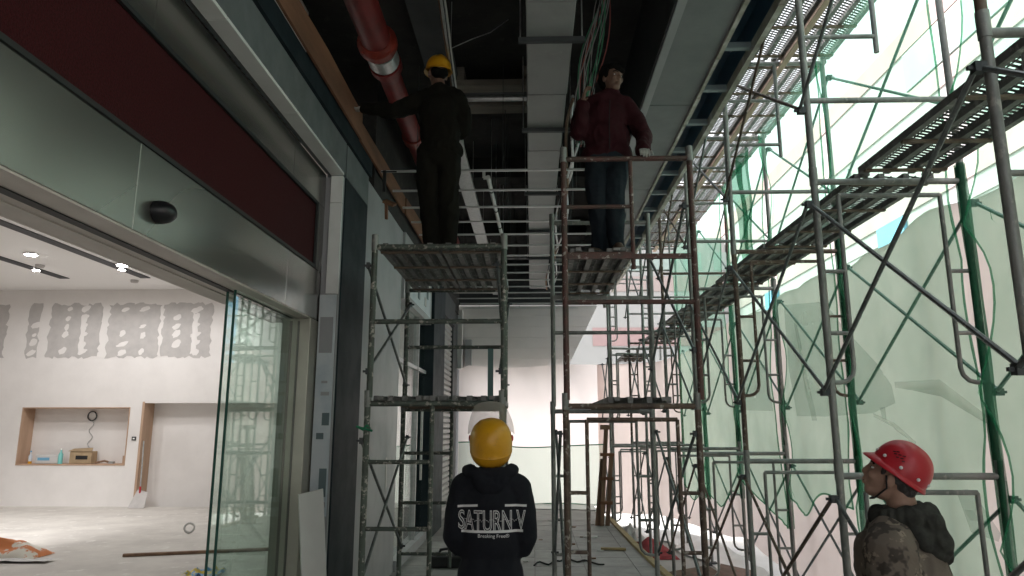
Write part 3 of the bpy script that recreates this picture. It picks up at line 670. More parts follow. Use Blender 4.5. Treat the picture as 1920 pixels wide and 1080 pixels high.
# ---------------------------------------------------------------- canopy edge (right side of the ceiling)
ce = thing('canopy_edge', (1.4, 6, 4.6), 'grey panelled canopy edge with open navy steel boxes', 'canopy')
MB().box(1.02, 1.05, -8, 15.6, 4.60, 5.75).build('inner_side', M['steel_dark'], ce)
MB().box(1.035, 1.10, -8, 15.6, 4.585, 4.598).build('inner_flange', M['wall_grey'], ce)
yy = [-8, -3.4, -1.0, 1.4, 3.8, 6.2, 8.6, 11.0, 13.4, 15.6]
for a, b_ in zip(yy, yy[1:]): bevel(MB().box(1.055, 1.498, a + .006, b_ - .006, 4.60, 4.64).build('soffit_panel', M['panel'], ce), .003)
ye = -8
while ye < 15.5:
    L = random.uniform(.5, 1.1); e1 = min(ye + L, 15.6)
    MB().box(1.50, 1.532 + random.uniform(-.004, .006), ye, e1 - .006, 4.575 + random.uniform(0, .008), 4.64).build('edge_strip', M['panel_edge'], ce)
    MB().box(1.752, 1.80 + random.uniform(-.01, .014), ye, e1 - .006, 4.572 + random.uniform(0, .01), 4.66).build('edge_strip', M['panel_edge'], ce); ye = e1
MB().box(1.50, 1.80, -8, 15.6, 4.90, 5.75).build('navy_top', M['bluebox'], ce)
MB().box(1.50, 1.515, -8, 15.6, 4.645, 4.898).build('navy_side', M['bluebox'], ce)
MB().box(1.765, 1.79, -8, 15.6, 4.665, 4.898).build('navy_side', M['bluebox'], ce)
MB().box(1.056, 1.499, -8, 15.6, 4.66, 5.75).build('core', M['steel_dark'], ce)
y = -2.0
while y < 15.4:
    MB().box(1.516, 1.764, y, y + .05, 4.61, 4.66).build('navy_rib', M['bluerib'], ce); y += .72

# end bulkhead of white boards
eb = thing('end_bulkhead', (0, 15.75, 3), 'white board bulkhead closing the passage above the end sheet', 'bulkhead')
zb = 2.90
for k in range(6):
    z0, z1 = zb + k * .24, zb + (k + 1) * .24 - .004
    xr = lambda z: .75 + (z - 2.9) / 1.25 * .62
    MB().prism([(-1.9, 15.8, z0), (xr(z0), 15.8, z0), (xr(z1), 15.8, z1), (-1.9, 15.8, z1)], (0, .04, 0)).build('board', M['plaster'], eb)
MB().box(-1.5, -1.36, 15.6, 15.78, 2.92, 3.55).build('grey_post', M['wall_grey'], eb)
MB().box(-1.9, 1.45, 15.70, 15.9, 4.36, 5.4).build('upper_beam', M['steel_dark'], eb)
MB().box(-1.9, -1.56, 15.45, 15.69, 2.9, 4.2).build('side_board', M['board'], eb)

# ================================================================ SCAFFOLDS
_cache = {}
def tube_mesh(name, pts, r, m, n=10):
    key = (name, tuple(tuple(round(c, 4) for c in p) for p in pts), r, m)
    if key not in _cache: _cache[key] = MB().tube(pts, r, n).mesh(name, M[m], True)
    return _cache[key]
TR = .021
def gate_frame(root, x, y, zb, H, kind, m, W=.96, rz=0.0, off=.5, rungs=(), bars=(), flip=False):
    """one welded gate frame standing in the XZ plane at depth y; part of root"""
    s = -1 if flip else 1
    xa = W if flip else 0
    fr = put('gate_frame', tube_mesh('gate_frame', [(0, 0, H - .045), (W, 0, H - .045)], TR, m), root, Vector((x, y, zb)) - root.location, (0, 0, rz))
    for px in (0, W):
        p = put('post', tube_mesh('post', [(0, 0, .0), (0, 0, H - .001)], TR + .002, m, 12), fr, (px, 0, 0))
        put('coupling_sleeve', tube_mesh('coupling_sleeve', [(0, 0, H - .07), (0, 0, H + .05)], TR + .006, 'tube', 12), fr, (px, 0, .0))
    for z in bars: put('cross_bar', tube_mesh('cross_bar', [(0, 0, 0), (W, 0, 0)], TR * .9, m), fr, (0, 0, z))
    if kind == 'hoop':
        d = .15
        put('inner_bar', tube_mesh('inner_bar', [(d, 0, 0), (W - d, 0, 0)], .0155, m), fr, (0, 0, H - .14))
        zl = H - 1.36
        for sgn, px in ((1, 0), (-1, W)):
            pts = [(px + sgn * d, 0, H - .14), (px + sgn * d, 0, zl + .09), (px + sgn * (d - .012), 0, zl + .045), (px + sgn * (d - .045), 0, zl + .012), (px + sgn * (d - .09), 0, zl), (px, 0, zl)]
            put('hoop', tube_mesh('hoop', pts, .0145, m), fr)
            for z in (H - .65, H - 1.05): put('rung', tube_mesh('rung', [(min(px, px + sgn * d), 0, 0), (max(px, px + sgn * d), 0, 0)], .0135, m), fr, (0, 0, z))
    if kind == 'ladder':
        xi = xa + s * off
        z0 = min(rungs) if rungs else .4
        put('ladder_post', tube_mesh('ladder_post', [(xi, 0, z0 - .12), (xi, 0, H - .045)], .017, m), fr)
        for z in rungs: put('rung', tube_mesh('rung', [(min(xa, xi), 0, 0), (max(xa, xi), 0, 0)], .0155, m), fr, (0, 0, z))
    return fr
def brace(root, p0, p1, m='brace', r=.0125):
    p0, p1 = Vector(p0), Vector(p1); b_ = put('cross_brace', MB().tube([p0, p1], r, 8).mesh('cross_brace', M[m], True, root.location), root)
    for p in (p0, p1):
        put('lock_pin', _pin, b_, p - root.location)
_pin = MB().box(-.035, .035, -.008, .008, -.008, .008).box(-.012, .012, -.02, .02, -.022, .022).mesh('lock_pin', M['steel_dark'])
def xbrace(root, x, y0, y1, z0, z1, m='brace'):
    brace(root, (x - .03, y0, z0), (x - .03, y1, z1), m); brace(root, (x - .055, y0, z1), (x - .055, y1, z0), m)

# perforated steel deck board ------------------------------------------------
def deck_meshes(W, L, nrail, key):
    out = {}
    rails = []; step = (W - .04) / (nrail - 1)
    rm = MB().box(0, .04, 0, L, -.045, 0).mesh('deck_rail', M['deck'])
    out['rail'] = (rm, [i * step for i in range(nrail)])
    mm = MB(); sp = .036
    for i in range(nrail - 1):
        x0, x1 = i * step + .04, (i + 1) * step
        y = .03
        while y < L - .06:
            yb_ = y + .045
            b0 = len(mm.v)
            mm.v += [(x0, y, -.004), (x1, yb_, -.004), (x1, yb_ + .015, -.010), (x0, y + .015, -.010)]
            mm.face([b0, b0 + 1, b0 + 2, b0 + 3]); y += sp
        xm = (x0 + x1) / 2
        mm.box(xm - .003, xm + .003, .03, L - .03, -.012, -.006)
    out['mesh'] = mm.mesh('deck_mesh', M['deck'])
    out['rib'] = MB().box(.002, W - .002, -.018, .018, -.058, -.0455).mesh('deck_rib', M['deck_rib'])
    hk = MB()
    for x in (.06, W - .06): hk.box(x - .02, x + .02, -.05, .0, -.03, -.004).box(x - .02, x + .02, L, L + .05, -.03, -.004)
    out['hook'] = hk.mesh('end_hook', M['deck']); out['L'] = L
    return out
_dk = {}
def deck(x, y, z, W, L, nrail, label, group, tilt=0.0, roll=0.0):
    k = (W, L, nrail)
    if k not in _dk: _dk[k] = deck_meshes(W, L, nrail, k)
    d = _dk[k]; t = thing('deck_board', (x, y, z), label, 'scaffold deck', group); t.rotation_euler = (tilt, roll, 0)
    for rx in d['rail'][1]: put('rail', d['rail'][0], t, (rx, 0, 0))
    mo = put('mesh_sheet', d['mesh'], t); mo['kind'] = 'stuff'
    for ry in (L * .04, L * .36, L * .68, L * .95): put('cross_rib', d['rib'], t, (0, ry, 0))
    for rx in (.06, W - .06):
        put('end_hook', _hook, t, (rx, 0, 0)); put('end_hook', _hook, t, (rx, L + .05, 0))
    return t
_hook = MB().box(-.02, .02, -.05, 0, -.03, -.004).mesh('end_hook', M['deck'])

# ---- mobile tower under the man at the pipe (left)
tl = thing('scaffold_tower', (-.72, 6.05, 0), 'greenish scaffold tower by the grey wall carrying the man at the red pipe', 'scaffold tower')
for (y, xo, mm_) in ((5.2, -1.21, 'tube_green'), (6.95, -1.265, 'tube_green')):
    gate_frame(tl, xo, y, .1, 1.76, 'ladder', mm_, W=.985, off=.475, rungs=(.38, .84, 1.30))
    gate_frame(tl, xo + .01, y, 1.86, 1.18, 'plain', mm_, W=.985, bars=(.56,))
    for px in (0, .985):
        c_ = put('caster', MB().lathe([(.03, -.045), (.075, -.03), (.075, .03), (.03, .045)], 18, Matrix.Rotation(R(90), 4, 'X')).mesh('caster', M['black_matt'], True), tl, Vector((xo + px, y, .076)) - tl.location)
for x in (-1.23, -.25):
    xbrace(tl, x + .04, 5.2, 6.95, .55, 1.55); xbrace(tl, x + .04, 5.2, 6.95, 2.05, 2.85)
MB().box(-.335, -.295, 5.24, 5.28, 1.78, 2.22).build('guard_post', mat('teal post', (.05, .12, .11), .5), tl)
for k, x in enumerate((-1.18, -.70)):
    deck(x, 5.25, 3.03, .46, 1.66, 5, ('steel deck board under the man at the pipe, on the side by the grey wall', 'steel deck board under the man at the pipe, on the side by the air duct')[k], 'deck boards of the towers')
    deck(x, 5.25, 1.875, .46, 1.66, 5, ('low steel deck board of the left tower on the grey wall side', 'low steel deck board of the left tower above the yellow face-shield helmet')[k], 'deck boards of the towers')
tag(MB().tube([(-1.235, 5.18, 1.63), (-1.20, 5.165, 1.66), (-1.19, 5.21, 1.64), (-1.23, 5.23, 1.62), (-1.28, 5.19, 1.65), (-1.16, 5.16, 1.62)], .008, 6).build('green_tie', M['rope'], None, True), 'knotted green cord tied round the left tower post', 'cord')

# ---- mobile tower under the man in maroon (right)
tr2 = thing('scaffold_tower', (.72, 6.05, 0), 'rusty brown scaffold tower with a red railing under the man in the maroon jacket', 'scaffold tower')
for (y, xo, ma, mb_) in ((5.2, .235, 'tube_brown', 'tube_brown'), (6.95, .19, 'tube', 'tube')):
    gate_frame(tr2, xo, y, .1, 1.74, 'hoop', ma, W=.95)
    gate_frame(tr2, xo + .01, y, 1.84, 1.89, 'ladder', mb_ if y > 6 else 'tube_red', W=.97, off=.515, rungs=(1.09, 1.46), bars=(.72,))
    for px in (0, .95):
        put('caster', MB().lathe([(.03, -.045), (.075, -.03), (.075, .03), (.03, .045)], 18, Matrix.Rotation(R(90), 4, 'X')).mesh('caster', M['black_matt'], True), tr2, Vector((xo + px, y, .076)) - tr2.location)
for x in (.21, 1.17): xbrace(tr2, x + .04, 5.2, 6.95, .5, 1.6)
xbrace(tr2, 1.21, 5.2, 6.95, 2.2, 3.3)
MB().box(.26, 1.19, 5.18, 5.22, 2.89, 2.925).build('deck_bearer', M['tube_red'], tr2); MB().box(.21, 1.15, 6.93, 6.97, 2.89, 2.925).build('deck_bearer', M['tube'], tr2)
deck(.29, 5.25, 2.985, .46, 1.66, 4, 'steel deck board under the man in the maroon jacket', 'deck boards of the towers')
deck(.55, 5.25, 1.865, .46, 1.66, 4, 'low steel deck board of the brown tower', 'deck boards of the towers')

ORD = 'first second third fourth fifth sixth seventh eighth ninth tenth eleventh twelfth thirteenth fourteenth fifteenth sixteenth'.split()
# ---- long scaffold along the open side
IX, OX = 1.86, 2.82; YF = [.87, 2.70, 4.50, 6.40, 8.20, 10.0, 11.9, 13.7]
sc = thing('scaffold_run', (2.34, 7, -.5), 'long grey scaffold run along the open side of the passage hung with green netting', 'scaffold')
LV = [(-.46, 1.86), (1.40, 1.88), (3.28, 1.88)]
rnd = random.Random(11)
for i, y in enumerate(YF):
    for l, (zb, H) in enumerate(LV):
        m_ = 'tube' if rnd.random() < .75 else 'tube_brown'
        if l < 2: gate_frame(sc, IX, y, zb, H, 'hoop', m_, W=.96, rz=R(rnd.uniform(-1, 1)))
        else: gate_frame(sc, IX, y, zb, H, 'ladder', m_, W=.96, off=.5, rungs=(1.0, 1.45), bars=(.53,))
    for px in (IX, OX): MB().box(px - .07, px + .07, y - .07, y + .07, -.5, -.455).build('base_plate', M['steel_dark'], sc)
for (a, b_) in zip(YF, YF[1:]):
    for l, (zb, H) in enumerate(LV):
        xbrace(sc, IX, a, b_, zb + .46, zb + 1.68, 'brace' if rnd.random() < .8 else 'tube_brown')
        xbrace(sc, OX + .1, a, b_, zb + .46, zb + 1.68)
for i, (a, b_) in enumerate(zip(YF, YF[1:])):
    deck(2.14, a + .03, 3.30 + (.02 if i % 2 else -.0), .52, b_ - a - .06, 4, ORD[6 - i] + ' lower steel deck board of the netted scaffold from its far end', 'lower deck boards of the long scaffold')
    for k, x in enumerate((1.98, 2.44)):
        if i >= 2: deck(x, a + .03, 5.18, .44, b_ - a - .06, 4, ORD[6 - i] + (' upper canopy-side deck board of the netted scaffold from its far end', ' upper street-side deck board of the netted scaffold from its far end')[k], ('upper deck boards on the canopy side', 'upper deck boards on the street side')[k])
for (y0, y1, jl) in ((4.4, 10.2, 'longer pale timber joist running beneath the upper scaffold decks'), (10.25, 13.8, 'shorter pale timber joist beneath the far upper scaffold decks')):
    tag(bevel(MB().box(2.405, 2.465, y0, y1, 5.075, 5.12).build('timber_joist', mat('pale joist', (.55, .40, .31), .8, c2=(.44, .31, .23), scale=8, stretch=(1, .1, 1)))), jl, 'timber', 'joists on the upper scaffold')

# ---- far scaffold frames where the hoarding turns
sf2 = thing('scaffold_bay', (1.85, 14.4, -.5), 'far thin scaffold bay standing by the corner of the sheet hoarding', 'scaffold')
for (x, y, rz) in ((1.42, 13.3, R(12)), (1.60, 14.55, R(12))):
    for (zb, H) in ((-.46, 1.8), (1.34, 1.8), (3.14, 1.6)): gate_frame(sf2, x, y, zb, H, 'hoop', 'tube', W=.85, rz=rz)
for (zb) in (-.1, 1.7): xbrace(sf2, 1.45, 13.3, 14.55, zb + .1, zb + 1.2)
deck(1.72, 13.4, 3.0, .5, 1.2, 4, 'small steel deck board of the far scaffold bay', 'deck boards of the towers')

# ================================================================ HOARDING, NETS
def hoard(s):                                   # plan line of the sheet hoarding, s in metres from the near end
    L1 = 17.0
    if s < L1: return (3.32, -4 + s)
    a = (s - L1) / 2.6
    if a < math.pi / 2: return (3.32 - 2.6 * (1 - math.cos(a)), 13.0 + 2.6 * math.sin(a))
    return (.72 - (s - L1 - 2.6 * math.pi / 2), 15.6)
bn = thing('sheet_hoarding', (3.3, 8, -.1), 'tall pinkish sheet hoarding on the street side behind the scaffold', 'hoarding')
def hz(s): return 3.34 + .05 * math.sin(s * 2.1) + .03 * math.sin(s * 5.3)
def bfn(u, v):
    s = 20.4 * u; x, y = hoard(s); zb = -.16 + .07 * math.sin(s * 1.7) + .04 * noise.noise((s * 1.3, 0, 3)); zt = hz(s)
    if s > 17: zt = hz(17) + (2.98 - hz(17)) * min(1, (s - 17) / 2)
    z = zb + (zt - zb) * v
    d = .06 * noise.noise((s * .55, z * .35, 1)) + .035 * noise.noise((s * 2.2, z * 1.1, 4)) + .016 * noise.noise((s * 5 + z * 3, z * 4, 6))
    nx, ny = (1, 0) if s < 17 else (math.cos((s - 17) / 2.6), math.sin((s - 17) / 2.6))
    return (x + d * nx, y + d * ny, z)
MB().grid(260, 56, bfn).build('sheet', M['banner'], bn, True)
pts = [Vector(bfn(i / 60, 1)) + Vector((.035, .0, 0)) for i in range(61)]
MB().tube(pts, .012, 6).build('top_cord', M['galv'], bn, True)
for s in range(1, 20, 3):
    x, y = hoard(s); nx, ny = (1, 0) if s < 17 else (math.cos((s - 17) / 2.6), math.sin((s - 17) / 2.6))
    MB().tube([(x + .12 * nx, y + .12 * ny, -.5), (x + .12 * nx, y + .12 * ny, hz(min(s, 17)) - .0)], .025, 8).build('hoarding_post', M['tube'], bn, True)
# printing that shows on the sheet
def shape(pts, m, off=.012):
    """pts in (y,z) on the straight run of the sheet"""
    vs_ = []
    mb = MB(); n = len(pts); cyy = sum(p[0] for p in pts) / n; czz = sum(p[1] for p in pts) / n
    def on(y, z):
        s = y + 4; d = .06 * noise.noise((s * .55, z * .35, 1)) + .035 * noise.noise((s * 2.2, z * 1.1, 4)) + .016 * noise.noise((s * 5 + z * 3, z * 4, 6))
        return (3.32 + d - off, y, z)
    K = 6
    for k in range(K + 1):
        t = k / K
        for (y, z) in pts: mb.v.append(on(cyy + (y - cyy) * t, czz + (z - czz) * t))
    for k in range(K):
        for i in range(n): mb.face([k * n + i, k * n + (i + 1) % n, (k + 1) * n + (i + 1) % n, (k + 1) * n + i])
    return mb.build('printed_shape', M[m], bn, True)
def arc(cy, cz, ry, rz, a0, a1, n=16): return [(cy + ry * math.cos(R(a0 + (a1 - a0) * i / n)), cz + rz * math.sin(R(a0 + (a1 - a0) * i / n))) for i in range(n + 1)]
shape([(9.25, 3.22), (8.05, 3.05), (7.5, 2.65), (6.95, 2.25), (6.65, 2.02), (6.62, 1.86), (7.1, 1.78), (8.2, 1.76), (9.05, 1.78), (9.2, 2.4)], 'print_d')      # printed car: side glass
shape([(11.3, 2.45), (10.7, 2.62), (10.05, 2.48), (9.95, 1.86), (11.35, 1.9)], 'print_d')
shape([(5.85, 1.16), (5.7, 1.18), (5.55, 1.1), (5.38, .9), (5.42, .84), (5.75, .86)], 'print_d')
shape([(5.78, 1.02), (5.66, 1.03), (5.6, .96), (5.72, .95)], 'print_l', .018)
shape([(6.95, 1.83), (6.82, 1.83), (6.84, 1.71), (6.93, 1.72)], 'print_d', .02)
shape([(7.1, 1.745), (6.7, 1.64), (6.4, 1.49), (6.38, 1.52), (6.7, 1.69), (7.1, 1.78)], 'print_l')
shape([(6.6, 2.0), (5.9, 1.98), (5.2, 1.62), (5.2, 1.66), (5.9, 2.03), (6.6, 2.05)], 'print_l')
shape([(8.6, 1.72), (8.45, 1.72), (8.9, 2.9), (9.0, 2.95)], 'print_l', .018)

es = thing('end_sheet', (0, 15.5, 0), 'pale pink sheet closing the end of the passage below the white bulkhead', 'sheet')
def efn(u, v):
    x = -1.62 + 3.2 * u; zt = 2.98 + .03 * math.sin(x * 2.2) - .05 * (1 - abs(2 * u - 1)) + .12 * max(0, .06 - u) / .06 * -1; z = .02 + (zt - .02) * v
    d = .05 * noise.noise((x * .9, z * .3, 2)) + .05 * noise.noise((x * 3 + z * 1.2, z * .5, 5)) * v
    return (x, 15.5 + d, z)
MB().grid(60, 36, efn).build('sheet', M['banner_end'], es, True)
en = thing('green_net', (0, 15.4, 0), 'faded green net hung across the foot of the end sheet', 'net')
def enf(u, v):
    x = -1.6 + 3.1 * u; zt = 1.28 + .05 * math.sin(math.pi * u * 2 + 1); z = .04 + .02 * math.sin(x * 3) + (zt - .06) * v
    return (x, 15.40 + .04 * noise.noise((x * 1.5, z, 8)), z)
MB().grid(50, 24, enf).build('net_sheet', sheet_mat('faded net', (.30, .56, .44), .34, .5, (.96, 1, .97)), en, True)
MB().tube([Vector(enf(i / 40, 1)) + Vector((0, -.01, 0)) for i in range(41)], .012, 6).build('hem_cord', M['rope'], en, True)
MB().tube([Vector(enf(i / 40, 0)) + Vector((0, -.01, .02)) for i in range(41)], .010, 6).build('hem_cord', M['rope'], en, True)

# white film laid on the ground along the foot of the hoarding
wf = thing('plastic_film', (2.8, 12, -.5), 'white plastic film spread along the foot of the sheet hoarding', 'plastic film')
def wff(u, v):
    s = 8 + 12.4 * u; x, y = hoard(s); nx, ny = (1, 0) if s < 17 else (math.cos((s - 17) / 2.6), math.sin((s - 17) / 2.6))
    w = .05 + (.62 + .15 * math.sin(s * 2.3)) * v
    return (x - nx * w, y - ny * w, -.47 + .03 * noise.noise((s * 2, v * 3, 1)) + .12 * (1 - v) ** 3)
MB().grid(90, 10, wff).build('film', M['film'], wf, True)
wf2 = thing('plastic_film', (0, 15.2, 0), 'white plastic film lying on the paving under the end sheet', 'plastic film')
MB().grid(40, 6, lambda u, v: (-1.55 + 2.8 * u, 15.42 - (.22 + .42 * u) * v, .012 + .02 * abs(noise.noise((u * 9, v * 2, 4))) + .05 * (1 - v) ** 2)).build('film', M['film'], wf2, True)

# green nets, one per scaffold bay, tied to the outer posts with pulled-in edges and ragged feet
NXB = 2.765
def net_bay(i, y0, y1, foot, top, label, gapf=.22, gapn=.05, seed=0):
    t = thing('safety_net', (NXB, (y0 + y1) / 2, foot(0)), label, 'safety net')
    ties = [-.1, .95, 1.85, 2.95, 3.75, 4.95]
    def pull(z):
        k = min(range(len(ties) - 1), key=lambda q: abs((ties[q] + ties[q + 1]) / 2 - z)); a, b_ = ties[k], ties[k + 1]
        s = max(0, min(1, (z - a) / (b_ - a))); return math.sin(math.pi * s)
    def fn(u, v):
        z = foot(u) + (top - foot(u)) * v
        a = y0 + gapn * (.3 + pull(z + .2)); b_ = y1 - gapf * (.08 + pull(z)) - .02
        y = a + (b_ - a) * u
        ed = math.exp(-min(u, 1 - u) * 9)
        x = NXB + .03 * abs(noise.noise((y * 1.6 + z * .8, z * 1.1, seed + 9))) + .07 * noise.noise((y * .7, z * .6, seed)) + .035 * noise.noise((y * 2.3 + z, z * .9, seed + 3)) + .015 * ed * math.sin(u * 60)
        return (x, y, z)
    MB().grid(44, 60, fn).build('net_sheet', M['net'], t, True)
    # gathered edge along the tie points
    for (u, m_, r_) in ((0.0, 'net_edge', .009), (1.0, 'net_edge', .007)):
        pts = [Vector(fn(u, k / 40)) for k in range(41)]
        mb = MB()
        mb.tube(pts, [r_ * (.7 + .6 * abs(noise.noise((p.z * 4, seed, u)))) for p in pts], 7); mb.build('gathered_edge', M[m_], t, True)
    # hem along the foot
    mb = MB(); mb.tube([Vector(fn(k / 30, 0)) for k in range(31)], .009, 6); mb.build('hem', M['net_edge'], t, True)
    # bunched net wrapped round the near post
    mb = MB(); py = y0
    def wrap(u, v):
        z = foot(0) + (3.35 - foot(0)) * v; a = u * 2 * math.pi; rr = .031 + .006 * math.sin(3 * a + 2.5 * math.sin(z * 2)) + .008 * noise.noise((z * 2.5, a, seed))
        return (OX - .0 + rr * math.cos(a), py + rr * math.sin(a), z)
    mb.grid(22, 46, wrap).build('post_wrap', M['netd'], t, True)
names = ['nearest the street end of the scaffold', 'behind the man with the red helmet', 'left of the red helmet, between the tall posts', 'with a torn hem above the plywood offcuts', 'with a slanting hem beyond the torn net', 'by the far deck boards', 'beside the far scaffold bay']
feet = [lambda u: .3, lambda u: .82 + .25 * math.sin(math.pi * u), lambda u: -.35 + .1 * u, lambda u: .95 + .25 * math.sin(6 * u) * u, lambda u: .55 + .45 * u, lambda u: .7 - .2 * u + .1 * math.sin(9 * u), lambda u: .5 + .1 * math.sin(8 * u)]
for i, (a, b_) in enumerate(zip(YF, YF[1:])):
    net_bay(i, a, b_, feet[i], 5.3 - .05 * i, 'green safety net panel ' + names[i], gapf=(.16, .24, .14, .26, .16, .16, .16)[i], seed=i * 3.7)
# loose hanging end of net near the top
t = thing('safety_net', (2.7, 6.2, 4.4), 'loose darker end of green net drooping from the upper scaffold corner', 'safety net')
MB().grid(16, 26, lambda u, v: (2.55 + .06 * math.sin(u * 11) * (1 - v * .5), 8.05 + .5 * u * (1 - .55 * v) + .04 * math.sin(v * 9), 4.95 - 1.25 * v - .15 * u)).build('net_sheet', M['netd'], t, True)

# ================================================================ STREET SIDE BUILDINGS
bd = thing('striped_building', (13, 25, -.5), 'cream building with salmon bands and blue pilasters across the street', 'building')
MB().box(13.0, 24, -20, 70, -.5, 15.6).build('wall', M['cream'], bd)
for (z0, z1, m_) in ((8.9, 9.7, 'stripe'), (12.2, 12.9, 'stripe'), (14.4, 15.2, 'redband'), (5.6, 6.2, 'stripe')):
    MB().box(12.94, 12.998, -20, 70, z0, z1).build('band', M[m_], bd)
for y in (10, 24, 37, 49): MB().box(12.86, 12.997, y, y + 1.9, -.5, 8.85).build('pilaster', M['bluepil'], bd)
for y in (17, 30, 43):
    MB().box(12.90, 12.996, y - 2.2, y + 2.2, 10.0, 12.0).build('window', M['teal'], bd)
MB().box(12.90, 12.996, 17.5, 23, 12.95, 14.3).build('window', M['teal'], bd)
for k in range(14):
    MB().box(12.955, 12.999, -20, 70, .2 + k * .62, .215 + k * .62).build('joint', M['putty'], bd)
b2 = thing('far_building', (2, 46, -.5), 'pale building with a red band closing the far end of the street', 'building')
MB().box(-12, 12.8, 46, 56, -.5, 14).build('wall', M['cream'], b2)
MB().box(3.9, 12.8, 45.94, 45.998, 6.8, 8.0).build('red_band', M['redband'], b2)
MB().box(-12, 12.8, 45.94, 45.998, 10.4, 11.4).build('salmon_band', M['stripe'], b2)
for k in range(5):
    MB().box(4 + 2 * k, 5.2 + 2 * k, 45.95, 45.999, 11.8, 13.0).build('window', M['teal'], b2)

# ================================================================ LOOSE THINGS ON THE GROUND
tp = thing('timber_props', (1.2, 12.6, 0), 'upright bundle of brown timber props with straps at the walkway edge', 'timber props')
for k, (dx, dy, h, tw) in enumerate(((0, 0, 1.62, .05), (.10, .02, 1.18, -.02), (-.07, .05, 1.1, .03))):
    MB().prism([(1.15 + dx - .035, 12.55 + dy, 0), (1.15 + dx + .035, 12.55 + dy, 0), (1.15 + dx + .035, 12.61 + dy, 0), (1.15 + dx - .035, 12.61 + dy, 0)], (.10 + tw * .3, 0, h)).build('prop', M['timber'], tp)
for z in (.35, .75, 1.15): MB().box(1.09 + z * .06, 1.32 + z * .06, 12.53, 12.70, z, z + .05).build('strap', M['form'], tp)
MB().box(1.17, 1.33, 12.52, 12.66, 1.60, 1.68).build('head_block', M['timber'], tp)
ed = thing('edge_strip', (1.4, 10, 0), 'yellow timber strip along the edge of the walkway', 'timber')
ys_ = [7.2, 8.9, 10.6, 12.3, 13.6]
for a, b_ in zip(ys_, ys_[1:]):
    MB().prism([(edge(a) - .02, a, .001), (edge(b_) - .02, b_ - .02, .001), (edge(b_) + .06, b_ - .02, .001), (edge(a) + .06, a, .001)], (0, 0, .035)).build('strip', M['yellowstrip'], ed)
for k, (c_, h, r_, nm) in enumerate((((2.2, 9.8, -.40), (.42, .75, .009), (.10, -.12, .2), 'large brown plywood offcut lying below the walkway edge'), ((2.95, 10.6, -.42), (.35, .45, .009), (.05, .15, -.3), 'smaller brown plywood offcut under the torn net'), ((1.95, 8.2, -.36), (.3, .6, .009), (.0, .2, .1), 'tilted plywood offcut against the walkway edge'))):
    tag(MB().obox(c_, h, r_).build('plywood_offcut', M['plyboard']), nm, 'plywood')
rc = thing('red_cloth', (1.9, 13.0, -.5), 'crumpled red cloth on the low ground by the far scaffold', 'cloth')
MB().grid(26, 20, lambda u, v: (1.5 + .9 * u, 12.3 + 1.3 * v, -.49 + .22 * math.sin(math.pi * u) * math.sin(math.pi * v) * (1 + .8 * noise.noise((u * 5, v * 5, 3))))).build('cloth', mat('red cloth', (.30, .03, .035), .85, c2=(.2, .02, .025), scale=6), rc, True)
MB().grid(22, 14, lambda u, v: (1.48 + .5 * u, 12.9 + .9 * v, -.3 + .18 * math.sin(math.pi * u) * math.sin(math.pi * v) * (1 + noise.noise((u * 6, v * 6, 9))))).build('cream_cloth', M['board'], rc, True)
# cable on the walkway and a power tool
tag(MB().tube([(.0 + .85 * (i / 24) + .0, 9.0 + .9 * math.sin(i / 24 * 3) * .4 + .3 * noise.noise((i * .3, 0, 0)), .011) for i in range(25)], .010, 6).build('floor_cable', M['black_matt'], None, True), 'black cable lying across the walkway between the towers', 'cable')
pt = thing('power_tool', (-1.05, 8.95, 0), 'black power tool with its cord on the paving by the left tower', 'tool')
bevel(MB().box(-1.24, -.80, 8.82, 9.05, .004, .13).build('case', M['black_matt'], pt), .02, 2)
MB().tube([(-1.15, 8.93, .12), (-1.12, 8.9, .2), (-.98, 8.92, .22), (-.94, 8.93, .13)], .018, 8).build('handle', M['black'], pt, True)
MB().box(-.9, -.83, 8.86, 8.95, .13, .20).build('switch_box', M['black'], pt)
MB().tube([(-.9 + .28 * math.cos(a * .5) * (1 - a * .02), 9.25 + .12 * math.sin(a * .5), .012 + .004 * a) for a in range(22)], .008, 6).build('cord', M['black_matt'], pt, True)
rnd = random.Random(21)
db = [(.62, 12.4, .09), (.86, 11.3, .11), (.3, 13.2, .05), (.55, 10.6, .04), (.9, 10.1, .05), (-.2, 12.6, .04), (.1, 11.0, .03), (1.0, 12.7, .05), (-.9, 11.6, .05), (.75, 9.5, .04)]
db += [(rnd.uniform(-1.3, 1.2), rnd.uniform(7.8, 14.6), rnd.uniform(.012, .04)) for _ in range(8)]
for k, (x, y, s) in enumerate(db):
    tag(MB().prism([(x - s, y - s * .5, .002), (x + s * .8, y - s * .6, .002), (x + s, y + s * .4, .002), (x - s * .6, y + s * .6, .002)], (0, 0, .008 + .008 * (k % 2))).build('rubble_chip', M['board' if k % 3 else 'timber']), 'small flat scrap of board littering the paving', 'scrap', 'scraps on the paving')
tag(bevel(MB().obox((1.08, 10.15, .02), (.17, .03, .014), (0, 0, -.12)).build('batten_offcut', M['yellowstrip'])), 'short yellow batten offcut lying near the walkway edge', 'timber')

